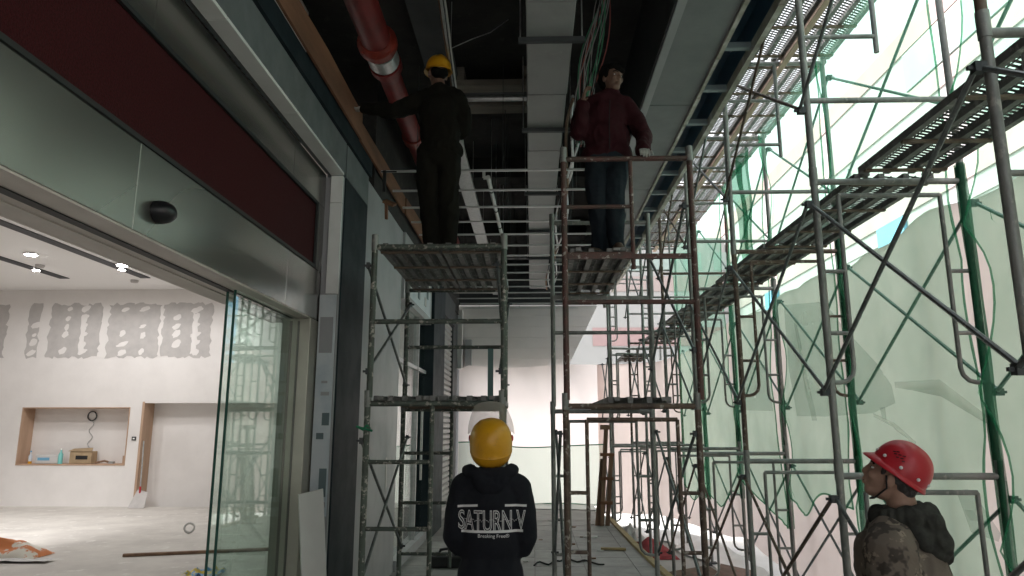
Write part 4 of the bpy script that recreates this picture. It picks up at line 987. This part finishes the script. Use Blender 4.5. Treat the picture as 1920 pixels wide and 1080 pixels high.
# ================================================================ PEOPLE
_ico = {}
def ico(sub=3):
    if sub not in _ico:
        bm = bmesh.new(); bmesh.ops.create_icosphere(bm, subdivisions=sub, radius=1.0)
        bm.verts.ensure_lookup_table(); _ico[sub] = ([v.co.copy() for v in bm.verts], [[v.index for v in f.verts] for f in bm.faces]); bm.free()
    return _ico[sub]
class Blob:
    """overlapping ellipsoids and tapered limbs, fused into one continuous surface"""
    def __init__(s): s.mb = MB()
    def ell(s, c, r, rot=None, X=None):
        vv, ff = ico(3); b = len(s.mb.v); Mr = Euler(rot).to_matrix() if rot else None; c = Vector(c)
        for v in vv:
            p = Vector((v.x * r[0], v.y * r[1], v.z * r[2]))
            if Mr: p = Mr @ p
            p = c + p
            if X is not None: p = X @ p
            s.mb.v.append(tuple(p))
        for f in ff: s.mb.face([b + i for i in f])
        return s
    def limb(s, pts, rs, X=None):
        for (p0, r0, p1, r1) in zip(pts, rs, pts[1:], rs[1:]):
            p0, p1 = Vector(p0), Vector(p1); L = (p1 - p0).length; k = max(2, int(L / (min(r0, r1) * .45)))
            for i in range(k + 1):
                t = i / k; r = r0 + (r1 - r0) * t; s.ell(p0.lerp(p1, t), (r, r, r), None, X)
        return s
    def mesh(s, name, mats, voxel=.012, smooth=4, wr=0.0, wsc=9.0, parent=None, push=None, fac=.5):
        m = bpy.data.meshes.new(name); m.from_pydata(s.mb.v, [], s.mb.f)
        o = bpy.data.objects.new(name, m); col.objects.link(o)
        rm = o.modifiers.new('r', 'REMESH'); rm.mode = 'VOXEL'; rm.voxel_size = voxel; rm.adaptivity = 0
        sm = o.modifiers.new('s', 'SMOOTH'); sm.factor = fac; sm.iterations = smooth
        dg = bpy.context.evaluated_depsgraph_get(); dg.update()
        res = bpy.data.meshes.new_from_object(o.evaluated_get(dg)); bpy.data.objects.remove(o); bpy.data.meshes.remove(m)
        res.name = name; res.materials.clear()
        for mt in (mats if isinstance(mats, (list, tuple)) else [mats]): res.materials.append(mt)
        if wr or push:
            nr = [v.normal.copy() for v in res.vertices]
            for v, n in zip(res.vertices, nr):
                d = 0
                if wr:
                    p = v.co; q = Vector((p.x * wsc, p.y * wsc, p.z * wsc * .55))
                    d = wr * (noise.noise(q) + .5 * (1 - 2 * abs(noise.noise(q * 1.9 + Vector((5, 5, 5))))))
                if push: d += push(v.co)
                v.co += n * d
        res.polygons.foreach_set('use_smooth', [True] * len(res.polygons)); res.update()
        return put(name, res, parent)

def headprims(b, X, jaw=1.0):
    """head in its own frame: +x forward, +z up, origin at the head's centre"""
    b.ell((-.012, 0, .028), (.098, .076, .098), None, X); b.ell((.022, 0, -.02), (.074, .066, .085), None, X)
    b.ell((.050, 0, -.088), (.034, .042, .030), None, X); b.ell((.018, 0, -.075), (.055, .055, .04), None, X)
    b.limb([(.090, 0, .012), (.105, 0, -.026)], [.011, .0135], X); b.ell((.098, 0, -.032), (.012, .019, .011), None, X)
    b.ell((.082, 0, .022), (.018, .050, .013), None, X); b.ell((.089, 0, -.058), (.016, .025, .009), None, X); b.ell((.087, 0, -.070), (.015, .023, .010), None, X)
    for sy in (-1, 1):
        b.ell((.068, sy * .038, -.025), (.024, .024, .024), None, X)
        b.ell((-.004, sy * .080, -.015), (.019, .011, .034), (0, .2, sy * .3), X); b.ell((.006, sy * .082, -.038), (.010, .008, .012), None, X)
    return b
def face_details(X, root, skin='skin', hairm='hair'):
    loc = root.location
    for sy in (-1, 1):
        mb = MB(); vv, ff = ico(2); base = len(mb.v)
        for v in vv: mb.v.append(tuple(X @ Vector((.076 + v.x * .0125, sy * .031 + v.y * .0125, .004 + v.z * .006))))
        for f in ff: mb.face(f)
        e = mb.mesh('eye', M['rivet'], True); eo = put('eye', e, root)
        mb = MB()
        for v in vv: mb.v.append(tuple(X @ Vector((.0850 + v.x * .0050, sy * .031 + v.y * .0055, .004 + v.z * .0050))))
        for f in ff: mb.face(f)
        put('iris', mb.mesh('iris', M['hair'], True), eo)
        mb = MB(); mb.tube([X @ Vector((.095, sy * .014, .025)), X @ Vector((.093, sy * .036, .030)), X @ Vector((.080, sy * .056, .024))], .0042, 6); put('eyebrow', mb.mesh('eyebrow', M['hair'], True), root)
    mb = MB(); mb.tube([X @ Vector((.0935, -.022, -.0635)), X @ Vector((.1015, 0, -.0635)), X @ Vector((.0935, .022, -.0635))], .0025, 6); put('mouth_line', mb.mesh('mouth_line', M['shoe'], True), root)

def helmet(name, X, m, root, rx=.142, ry=.115, rz=.135, front=.05, side=.012, back=.016, ridge=True, extra=None):
    """hard hat shell in the head frame, brim at z=0, +x forward"""
    mb = MB(); N = 48; K = 14
    rings = []
    for k in range(K + 1):
        t = math.pi / 2 * k / K; rings.append([( (rx * math.sin(t) ** .9), (ry * math.sin(t) ** .9), rz * math.cos(t) ** .92, 0)])
    b = 0
    for k in range(K + 1):
        t = math.pi / 2 * k / K; s_ = max(1e-3, math.sin(t)) ** .88; c_ = max(0, math.cos(t)) ** .9
        for j in range(N):
            a = 2 * math.pi * j / N; h = 0
            if ridge and abs(math.sin(a)) * ry * s_ < .022: h = .005 * (1 - (abs(math.sin(a)) * ry * s_ / .022) ** 2)
            mb.v.append((rx * s_ * math.cos(a), ry * s_ * math.sin(a), rz * c_ + h))
    for (ex, dz) in ((.35, -.004), (.8, -.010), (1.0, -.016), (1.0, -.020)):
        for j in range(N):
            a = 2 * math.pi * j / N; ca = math.cos(a)
            e = side + (front - side) * max(0, ca) ** 1.6 + (back - side) * max(0, -ca) ** 2
            mb.v.append(((rx + e * ex) * math.cos(a), (ry + (side + .4 * max(0, ca) * front * .3) * ex) * math.sin(a), dz - .012 * max(0, ca) * ex))
    R_ = K + 5
    for k in range(R_ - 1):
        for j in range(N): mb.face([k * N + j, k * N + (j + 1) % N, (k + 1) * N + (j + 1) % N, (k + 1) * N + j])
    mb.face(list(range(N)))
    mb.v = [tuple(X @ Vector(v)) for v in mb.v]
    o = put(name, mb.mesh(name, m, True), root)
    so = o.modifiers.new('thick', 'SOLIDIFY'); so.thickness = .003; so.offset = -1
    return o
def RX(loc, yaw, pitch=0.0, roll=0.0):
    """head frame placed at loc: yaw turns +x (forward) about z, pitch>0 looks up"""
    return Matrix.Translation(loc) @ Matrix.Rotation(yaw, 4, 'Z') @ Matrix.Rotation(-pitch, 4, 'Y') @ Matrix.Rotation(roll, 4, 'X')

def hand(b, X, curl=.5, s=1.0):
    """hand frame: +x along fingers, +z back of hand, thumb to +y"""
    b.ell((.045 * s, 0, 0), (.05 * s, .042 * s, .016 * s), None, X); b.ell((.0, 0, 0), (.04 * s, .03 * s, .02 * s), None, X)
    for k, (y, L) in enumerate(((.033, .072), (.011, .082), (-.011, .076), (-.032, .060))):
        p = Vector((.082 * s, y * s, 0)); pts = [p]; a = 0
        for q, f_ in enumerate((.45, .32, .23)):
            a += curl * (.7 + .2 * q); p = p + Vector((math.cos(a), 0, -math.sin(a))) * L * f_ * s; pts.append(p)
        b.limb(pts, [.0098 * s, .009 * s, .0082 * s, .0072 * s], X)
    b.limb([(.02 * s, .035 * s, -.004), (.045 * s, .062 * s, -.012 * s), (.072 * s, .068 * s, -.022 * s * (1 + curl))], [.013 * s, .0105 * s, .0085 * s], X)
    return b

# ---------------------------------------------------------------- person 1: black hoodie, yellow face-shield helmet, seen from behind
p1 = thing('person', (-.235, 4.0, 0), 'person in a black printed hoodie and yellow face-shield helmet looking up, arms folded', 'person')
Xh = RX((0, .03, 1.515), R(90), R(24))
B = Blob(); headprims(B, Xh)
B.limb([(0, .0, 1.28), (0, .015, 1.42)], [.055, .052]); B.ell((0, 0, 1.2), (.15, .09, .16)); B.ell((0, 0, .98), (.13, .085, .16))
for s in (-1, 1):
    B.limb([(s * .15, 0, 1.32), (s * .20, .0, 1.06), (s * .06, .17, 1.05)], [.045, .038, .03]); B.limb([(s * .085, 0, .9), (s * .09, .01, .48), (s * .095, 0, .08)], [.075, .05, .038])
    hand(B, Matrix.Translation((s * .06, .17, 1.05)) @ Matrix.Rotation(R(180) if s > 0 else 0, 4, 'Z'), .4, .9)
B.mesh('body', M['skin'], .010, 2, parent=p1)
B = Blob()
B.ell((0, .0, 1.24), (.175, .108, .16)); B.ell((0, .01, 1.05), (.168, .115, .22)); B.ell((0, .01, .86), (.178, .128, .19)); B.ell((0, .01, .74), (.180, .13, .10))
B.limb([(-.15, .0, 1.335), (0, -.01, 1.375), (.15, .0, 1.335)], [.065, .075, .065])
for s in (-1, 1):
    B.limb([(s * .155, -.005, 1.325), (s * .185, -.01, 1.2), (s * .198, -.015, 1.07), (s * .17, .03, 1.015), (s * .05, .17, 1.06)], [.068, .060, .057, .056, .045])
hood = B.mesh('hoodie', M['hoodie'], .011, 5, wr=.0075, wsc=8, parent=p1)
B = Blob()    # hood lying on the shoulders
for i in range(17):
    a = math.pi * (i / 16) ; B.ell((.115 * math.cos(a), -.015 - .055 * math.sin(a), 1.415 - .02 * math.sin(a)), (.042, .036, .036))
B.ell((0, -.085, 1.345), (.085, .032, .055)); B.ell((-.04, -.08, 1.37), (.06, .03, .045)); B.ell((.045, -.08, 1.37), (.06, .03, .045))
B.limb([(-.115, -.01, 1.41), (-.05, .09, 1.35)], [.035, .03]); B.limb([(.115, -.01, 1.41), (.05, .09, 1.35)], [.035, .03])
B.mesh('hood', M['hoodie'], .009, 3, wr=.006, wsc=14, parent=p1)
B = Blob(); B.ell((0, .005, .84), (.155, .105, .12))
for s in (-1, 1): B.limb([(s * .085, 0, .84), (s * .092, .015, .47), (s * .098, 0, .09)], [.092, .068, .058])
B.mesh('trousers', M['dark_trouser'], .012, 4, wr=.006, wsc=7, parent=p1)
for s in (-1, 1):
    B = Blob(); B.limb([(s * .1, -.05, .045), (s * .105, .13, .035)], [.045, .036]); B.mesh('shoe', M['black_matt'], .010, 3, parent=p1)
# helmet: tall egg shell over the tilted head with a lower band
Xk = RX((0, .005, 1.555), R(90), R(20))
mb = MB(); N = 44
prof = [(.010, .150), (.040, .145), (.068, .130), (.090, .106), (.105, .072), (.1115, .034), (.1125, 0.), (.110, -.032), (.1125, -.038), (.1065, -.062), (.097, -.086), (.086, -.102), (.080, -.108)]
for (r_, z) in prof:
    for j in range(N):
        a = 2 * math.pi * j / N; f_ = max(0, math.cos(a))
        zz = z if z > -.03 else z * (1 - .75 * f_) - .02 * f_
        mb.v.append((r_ * 1.2 * math.cos(a), r_ * 1.05 * math.sin(a), zz * .94))
for k in range(len(prof) - 1):
    for j in range(N): mb.face([k * N + j, k * N + (j + 1) % N, (k + 1) * N + (j + 1) % N, (k + 1) * N + j])
mb.face(list(range(N))); mb.v = [tuple(Xk @ Vector(v)) for v in mb.v]
ho = put('helmet', mb.mesh('helmet', M['yellow'], True), p1); so = ho.modifiers.new('thick', 'SOLIDIFY'); so.thickness = .004; so.offset = -1
# flipped-up clear face shield
mb = MB()
def vis(u, v):
    a = R(-74 + 148 * u); h = -.01 + .185 * v
    r_ = .135 - .018 * v * v
    return Xk @ Vector((r_ * 1.10 * math.cos(a) * (1 - .10 * v) - .012 - .05 * v, r_ * math.sin(a) * (1 - .25 * v ** 2), .055 + h))
mb.grid(24, 12, vis); put('face_shield', mb.mesh('face_shield', M['visor'], True), ho)
for s in (-1, 1):
    mb = MB().lathe([(.017, 0), (.017, .008), (.010, .012)], 14, Xk @ Matrix.Translation((.012, s * .112, .03)) @ Matrix.Rotation(-s * R(90), 4, 'X')); put('shield_knob', mb.mesh('shield_knob', M['redhat'], True), ho)

# printed back of the hoodie
bvh = BVHTree.FromPolygons([v.co.copy() for v in hood.data.vertices], [list(p.vertices) for p in hood.data.polygons])
def back_y(x, z):
    h = bvh.ray_cast(Vector((x, -1, z)), Vector((0, 1, 0)))
    return h[0].y if h[0] else -.1
def textmesh(body, size, outline=0.0, sx=1.0):
    c = bpy.data.curves.new('t', 'FONT'); c.body = body; c.size = size; c.align_x = 'CENTER'; c.align_y = 'CENTER'; c.resolution_u = 6
    if outline: c.fill_mode = 'NONE'; c.bevel_depth = outline; c.bevel_resolution = 1
    o = bpy.data.objects.new('t', c); col.objects.link(o); dg = bpy.context.evaluated_depsgraph_get(); dg.update()
    m = bpy.data.meshes.new_from_object(o.evaluated_get(dg)); bpy.data.objects.remove(o); return m
def print_on(name, m, cx, cz, w, h=None, lift=.0025, warp=None, flat=True):
    xs = [v.co.x for v in m.vertices]; ys = [v.co.y for v in m.vertices]; kx = w / (max(xs) - min(xs)); kz = (h / (max(ys) - min(ys))) if h else kx
    mx, my = (max(xs) + min(xs)) / 2, (max(ys) + min(ys)) / 2
    for v in m.vertices:
        x = cx + (v.co.x - mx) * kx; z = cz + (v.co.y - my) * kz
        if warp: z += warp((x - cx) / (w / 2), (z - cz))
        v.co = Vector((x, back_y(x, z) - lift, z))
    m.materials.clear(); m.materials.append(M['print']); o = put(name, m, p1); o.name = name
    return o
def strip(pts, wd, name):
    mb = MB()
    for k, (x, z) in enumerate(pts):
        for d in (-wd / 2, wd / 2): mb.v.append((x, back_y(x, z + d) - .003, z + d))
    for k in range(len(pts) - 1): mb.face([2 * k, 2 * k + 2, 2 * k + 3, 2 * k + 1])
    return put(name, mb.mesh(name, M['print']), p1)
TC = .012
def dense(m):
    bm = bmesh.new(); bm.from_mesh(m); bmesh.ops.triangulate(bm, faces=bm.faces); bmesh.ops.subdivide_edges(bm, edges=[e for e in bm.edges if e.calc_length() > .012], cuts=2); bm.to_mesh(m); bm.free(); return m
tm = textmesh('SATURN V', .12, .0026)
print_on('printed_lettering', tm, TC, 1.165, .36, .098, warp=lambda u, dz: -.012 * (1 - u * u) * (1 if dz < 0 else -.2) )
tm = textmesh('Breaking Free®', .03)
print_on('printed_lettering', dense(tm), TC + .01, 1.082, .165, .024)
def lin(x0, x1, z0, z1, n=16): return [(x0 + (x1 - x0) * i / n, z0 + (z1 - z0) * i / n) for i in range(n + 1)]
strip(lin(TC - .185, TC - .075, 1.232, 1.240), .012, 'printed_bar'); strip(lin(TC + .070, TC + .185, 1.240, 1.236), .012, 'printed_bar')
strip(lin(TC - .165, TC + .165, 1.104, 1.108, 30), .013, 'printed_bar')
strip([(TC - .15 + .30 * i / 90, 1.163 + .004 * math.sin(i * 1.7) + .006 * math.sin(i * .6)) for i in range(91)], .0022, 'printed_script')

# ---------------------------------------------------------------- person 2: red helmet, camouflage jacket, profile looking up
p2_ = thing('person', (1.475, 3.1, 0), 'person with a red hard hat and hooded camouflage jacket gazing upward', 'person'); p2_.rotation_euler = (0, 0, R(-24))
Xr = RX((.022, 0, 1.447), R(176), R(25)) @ Matrix.Scale(.95, 4)
B = Blob(); headprims(B, Xr)
B.limb([(.055, 0, 1.22), (.045, 0, 1.37)], [.062, .056]); B.ell((.03, 0, 1.1), (.10, .16, .2)); B.ell((.02, 0, .92), (.09, .14, .15))
for s in (-1, 1):
    B.limb([(.03, s * .17, 1.2), (.03, s * .2, .92), (-.05, s * .2, .7)], [.045, .038, .03]); B.limb([(.02, s * .09, .85), (.01, s * .10, .45), (.03, s * .11, .07)], [.075, .052, .04])
    hand(B, Matrix.Translation((-.05, s * .2, .68)) @ Matrix.Rotation(R(80), 4, 'Y'), .4)
B.mesh('body', M['skin'], .006, 2, parent=p2_)
face_details(Xr, p2_)
B = Blob()
for (c_, r_) in (((-.055, 0, .0), (.05, .080, .06)), ((-.085, 0, .02), (.035, .06, .06)), ((-.03, .074, .012), (.04, .012, .035)), ((-.03, -.074, .012), (.04, .012, .035)), ((-.075, 0, -.035), (.035, .058, .035)), ((.035, -.066, .02), (.012, .01, .03)), ((.035, .066, .02), (.012, .01, .03))): B.ell(c_, r_, None, Xr)
B.mesh('hair', M['hairgrey'], .006, 2, parent=p2_)
hx = Xr @ Matrix.Translation((-.018, 0, .034)) @ Matrix.Rotation(R(-15), 4, 'Y')
hh = helmet('helmet', hx, M['redhat'], p2_, rx=.120, ry=.106, rz=.130, front=.034, back=.010)
def rivet(ax, z, big=.0075):
    a = R(ax); t = math.asin(min(1, (1 - (z / .130) ** 2) ** .5)); s_ = math.sin(t) ** .88
    p = Vector((.120 * s_ * math.cos(a), .110 * s_ * math.sin(a), z)); n_ = Vector((math.cos(a) / .120, math.sin(a) / .11, .3)).normalized()
    q = hx @ Matrix.Translation(p + n_ * .001) @ n_.to_track_quat('Z', 'Y').to_matrix().to_4x4()
    put('rivet', MB().lathe([(big, -.002), (big, .002), (big * .6, .004)], 12, q).mesh('rivet', M['rivet'], True), hh)
for ax in (48, 88, 128, 168, -48, -88, -128, 10): rivet(ax, .022)
for k, (ax, z) in enumerate(((62, .055), (70, .062), (78, .055), (70, .048), (62, .068), (78, .068), (84, .048), (56, .06))):
    a = R(ax); t = math.asin((1 - (z / .130) ** 2) ** .5); s_ = math.sin(t) ** .88; p = Vector((.120 * s_ * math.cos(a), .110 * s_ * math.sin(a), z * 1.0)); n_ = Vector((math.cos(a) / .120, math.sin(a) / .11, z * 40)).normalized()
    q = hx @ Matrix.Translation(p + n_ * .002) @ n_.to_track_quat('Z', 'Y').to_matrix().to_4x4() @ Matrix.Rotation(R(30), 4, 'Z')
    put('vent_slit', MB().obox((0, 0, 0), (.006, .0018, .0012), (0, 0, 0)).mesh('vent_slit', M['black_matt']), hh).matrix_local = q
MB_ = MB().tube([Xr @ Vector((.02, -.085, .0)), Xr @ Vector((.0, -.088, -.05)), Xr @ Vector((.03, -.05, -.115)), Xr @ Vector((.045, 0, -.128)), Xr @ Vector((.03, .05, -.115)), Xr @ Vector((.0, .088, -.05)), Xr @ Vector((.02, .085, .0))], .004, 6); put('chin_strap', MB_.mesh('chin_strap', M['black_matt'], True), p2_)
put('strap_buckle', MB().obox(tuple(Xr @ Vector((-.085, -.052, -.03))), (.014, .006, .009), (0, .5, 0)).mesh('strap_buckle', M['putty']), p2_)
B = Blob()
B.ell((-.005, 0, 1.08), (.150, .215, .165)); B.ell((-.01, 0, .92), (.150, .20, .19)); B.ell((-.01, 0, .76), (.155, .20, .14))
B.limb([(-.01, -.165, 1.185), (.02, 0, 1.24), (-.01, .165, 1.185)], [.085, .09, .085]); B.ell((.10, 0, 1.03), (.095, .17, .17)); B.ell((.11, 0, .85), (.09, .17, .2))
for s in (-1, 1): B.limb([(-.015, s * .19, 1.165), (-.02, s * .215, 1.02), (-.03, s * .225, .90), (-.10, s * .205, .68)], [.095, .088, .078, .055])
B.ell((-.085, 0, 1.12), (.065, .14, .10))
jk = B.mesh('jacket', M['camo'], .009, 3, wr=.015, wsc=8.0, parent=p2_)
jb_ = BVHTree.FromPolygons([v.co.copy() for v in jk.data.vertices], [list(p.vertices) for p in jk.data.polygons])
def onj(x, z):
    h = jb_.ray_cast(Vector((x, -1, z)), Vector((0, 1, 0))); return (x, (h[0].y if h[0] else -.25) - .006, z)
mb = MB(); mb.grid(10, 4, lambda u, v: onj(-.095 + .11 * u, 1.015 + .03 * v + .012 * math.sin(u * 3) - .03 * u)); fo = put('pocket_flap', mb.mesh('pocket_flap', M['camo'], True), p2_)
so = fo.modifiers.new('thick', 'SOLIDIFY'); so.thickness = .006; so.offset = 1
B = Blob()    # hood hanging behind
for i in range(22):
    a = 2 * math.pi * i / 22; B.ell((.05 + .092 * math.cos(a), .100 * math.sin(a), 1.292 + .012 * math.cos(a)), (.040, .040, .042))
B.ell((.135, -.02, 1.27), (.055, .10, .06)); B.limb([(.145, -.09, 1.28), (.17, -.065, 1.20), (.175, -.03, 1.145)], [.034, .038, .034]); B.ell((.165, 0, 1.185), (.042, .085, .052)); B.ell((.10, -.085, 1.235), (.06, .035, .045), (0, .5, 0)); B.ell((.15, -.06, 1.19), (.05, .03, .05)); B.ell((.175, -.02, 1.15), (.032, .06, .035))
B.limb([(.0, -.10, 1.262), (.08, -.11, 1.235), (.15, -.07, 1.16)], [.026, .030, .028])
B.mesh('hood', M['hood'], .007, 2, wr=.011, wsc=17, parent=p2_)
B = Blob(); B.ell((.02, 0, .76), (.12, .17, .12))
for s in (-1, 1): B.limb([(.02, s * .09, .74), (.005, s * .10, .44), (.03, s * .11, .08)], [.098, .072, .06])
B.mesh('trousers', M['camo'], .012, 4, wr=.008, wsc=7, parent=p2_)
for s in (-1, 1):
    B = Blob(); B.limb([(.06, s * .11, .045), (-.11, s * .115, .036)], [.046, .038]); B.mesh('shoe', M['shoe'], .010, 3, parent=p2_)

# ---------------------------------------------------------------- person 3: on the left tower, back to us, reaching to the beam
p3 = thing('person', (-.80, 5.75, 3.03), 'person in dark olive clothes and yellow helmet on a tower reaching to the beam', 'person')
Xa = RX((-.03, .03, 1.70), R(112), R(10))
B = Blob(); headprims(B, Xa)
B.limb([(-.01, .0, 1.46), (-.02, .015, 1.6)], [.06, .055]); B.ell((0, 0, 1.3), (.15, .09, .2)); B.ell((0, 0, 1.05), (.13, .085, .18))
B.limb([(-.17, 0, 1.45), (-.42, .02, 1.34), (-.68, .06, 1.40)], [.05, .042, .032]); B.limb([(.16, 0, 1.45), (.19, .05, 1.18), (.08, .25, 1.2)], [.05, .04, .032])
for s in (-1, 1): B.limb([(s * .085, 0, .95), (s * .085, .01, .5), (s * .08, 0, .08)], [.08, .055, .04])
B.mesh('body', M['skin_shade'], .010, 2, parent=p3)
B = Blob(); B.ell((0, 0, 1.34), (.185, .12, .17)); B.ell((0, .0, 1.13), (.175, .12, .22)); B.ell((0, 0, .98), (.178, .122, .12)); B.limb([(-.14, 0, 1.46), (.0, -.01, 1.51), (.14, 0, 1.46)], [.075, .08, .075])
B.limb([(-.15, 0, 1.45), (-.28, .01, 1.385), (-.42, .02, 1.345), (-.68, .06, 1.40)], [.08, .073, .068, .048]); B.limb([(.15, 0, 1.44), (.195, .03, 1.3), (.195, .06, 1.17), (.08, .24, 1.2)], [.08, .072, .065, .048])
B.limb([(-.11, 0, .955), (.11, 0, .955)], [.085, .085])
B.mesh('jacket', M['olive'], .011, 3, wr=.017, wsc=8, parent=p3)
B = Blob(); B.ell((0, 0, .9), (.165, .118, .13))
for s in (-1, 1): B.limb([(s * .088, 0, .88), (s * .082, .01, .5), (s * .070 + .03, 0, .09)], [.105, .082, .072])
B.mesh('trousers', M['olive'], .011, 2, wr=.018, wsc=6.5, parent=p3)
for s in (-1, 1):
    B = Blob(); B.limb([(s * .075 + .03, -.05, .047), (s * .085 + .03, .14, .037)], [.047, .038]); B.mesh('shoe', M['shoe'], .010, 3, parent=p3)
B = Blob(); hand(B, Matrix.Translation((-.67, .06, 1.40)) @ Matrix.Rotation(R(172), 4, 'Z') @ Matrix.Rotation(R(8), 4, 'Y') @ Matrix.Rotation(R(180), 4, 'X'), .55, 1.0); B.mesh('glove', M['glove'], .005, 1, parent=p3)
B = Blob(); hand(B, Matrix.Translation((.08, .24, 1.2)) @ Matrix.Rotation(R(120), 4, 'Z'), .5, 1.0); B.mesh('glove', M['glove'], .005, 1, parent=p3)
helmet('helmet', Xa @ Matrix.Translation((-.01, 0, .035)), M['yellow'], p3, rx=.132, ry=.112, rz=.125, front=.05)
B = Blob(); B.ell((-.06, 0, -.005), (.052, .080, .06), None, Xa); B.mesh('hair', M['hair'], .008, 2, parent=p3)

# ---------------------------------------------------------------- person 4: maroon jacket on the right tower, facing us
p4 = thing('person', (.62, 5.55, 2.987), 'person in a maroon jacket and dark jeans on the brown tower, hand on the railing', 'person')
Xc = RX((.055, -.03, 1.535), R(-55), R(-4))
B = Blob(); headprims(B, Xc)
B.limb([(.03, .01, 1.30), (.05, -.005, 1.45)], [.058, .052]); B.ell((0, 0, 1.16), (.15, .09, .2)); B.ell((0, 0, .93), (.13, .085, .16))
B.limb([(.18, 0, 1.30), (.29, -.05, 1.02), (.25, -.30, .78)], [.048, .04, .032]); B.limb([(-.16, 0, 1.30), (-.22, -.05, 1.05), (-.20, -.16, 1.26)], [.048, .04, .032])
B.limb([(-.08, 0, .85), (-.09, -.02, .46), (-.06, .10, .08)], [.08, .055, .04]); B.limb([(.08, 0, .85), (.05, -.04, .46), (.06, -.02, .08)], [.08, .055, .04])
hand(B, Matrix.Translation((-.20, -.16, 1.27)) @ Matrix.Rotation(R(-80), 4, 'Y'), .5)
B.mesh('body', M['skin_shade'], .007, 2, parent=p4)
face_details(Xc, p4)
B = Blob()
for (c_, r_) in (((-.03, 0, .055), (.092, .088, .085)), ((.045, 0, .085), (.045, .07, .035)), ((-.06, 0, -.01), (.055, .082, .07)), ((.0, .078, .03), (.05, .014, .045)), ((.0, -.078, .03), (.05, .014, .045)), ((.075, .02, .062), (.026, .055, .028))): B.ell(c_, r_, None, Xc)
B.mesh('hair', M['hair'], .007, 2, wr=.006, wsc=30, parent=p4)
B = Blob(); B.ell((0, 0, 1.20), (.195, .125, .16)); B.ell((0, 0, 1.02), (.19, .13, .2)); B.ell((0, 0, .90), (.185, .128, .10)); B.limb([(-.15, 0, 1.31), (.02, .0, 1.36), (.16, 0, 1.31)], [.078, .085, .078])
B.limb([(.16, 0, 1.30), (.25, -.02, 1.16), (.30, -.05, 1.0), (.255, -.29, .79)], [.082, .075, .066, .05]); B.limb([(-.16, 0, 1.30), (-.21, -.03, 1.16), (-.225, -.05, 1.05), (-.20, -.15, 1.24)], [.082, .075, .068, .052])
B.limb([(-.115, 0, .865), (.115, 0, .865)], [.09, .09])
B.mesh('jacket', M['maroon'], .010, 3, wr=.017, wsc=8.5, parent=p4)
B = Blob()
for i in range(14):
    a = 2 * math.pi * i / 14; B.ell((.035 + .07 * math.cos(a), .0 + .062 * math.sin(a), 1.405), (.028, .028, .032))
B.mesh('collar', M['maroon'], .009, 2, parent=p4)
MB().tube([(.63, 5.55 - .133, 2.987 + .87), (.632, 5.55 - .138, 2.987 + 1.1), (.645, 5.55 - .126, 2.987 + 1.3)], .004, 5).build('zip', M['black_matt'], p4, True)
B = Blob(); B.ell((0, 0, .84), (.155, .112, .12))
B.limb([(-.085, 0, .82), (-.092, -.025, .46), (-.06, .09, .10)], [.098, .078, .066]); B.limb([(.085, 0, .82), (.05, -.045, .46), (.06, -.02, .10)], [.098, .078, .066])
B.mesh('trousers', M['denim'], .010, 2, wr=.016, wsc=7, parent=p4)
for (x, y, x2, y2, m_) in ((-.06, .10, -.14, -.03, 'shoe'), (.06, .0, .055, -.18, 'shoe')):
    B = Blob(); B.limb([(x, y, .05), (x2, y2, .038)], [.048, .04]); so_ = B.mesh('shoe', M[m_], .010, 3, parent=p4)
    put('sole', MB().obox(((x + x2) / 2, (y + y2) / 2, .012), (.045, .13, .011), (0, 0, math.atan2(y2 - y, x2 - x) + math.pi / 2)).mesh('sole', M['sole']), so_)
B = Blob(); hand(B, Matrix.Translation((.252, -.275, .795)) @ Matrix.Rotation(R(-90), 4, 'Z') @ Matrix.Rotation(R(18), 4, 'Y'), .6, 1.0); B.mesh('glove', M['glove'], .005, 1, parent=p4)
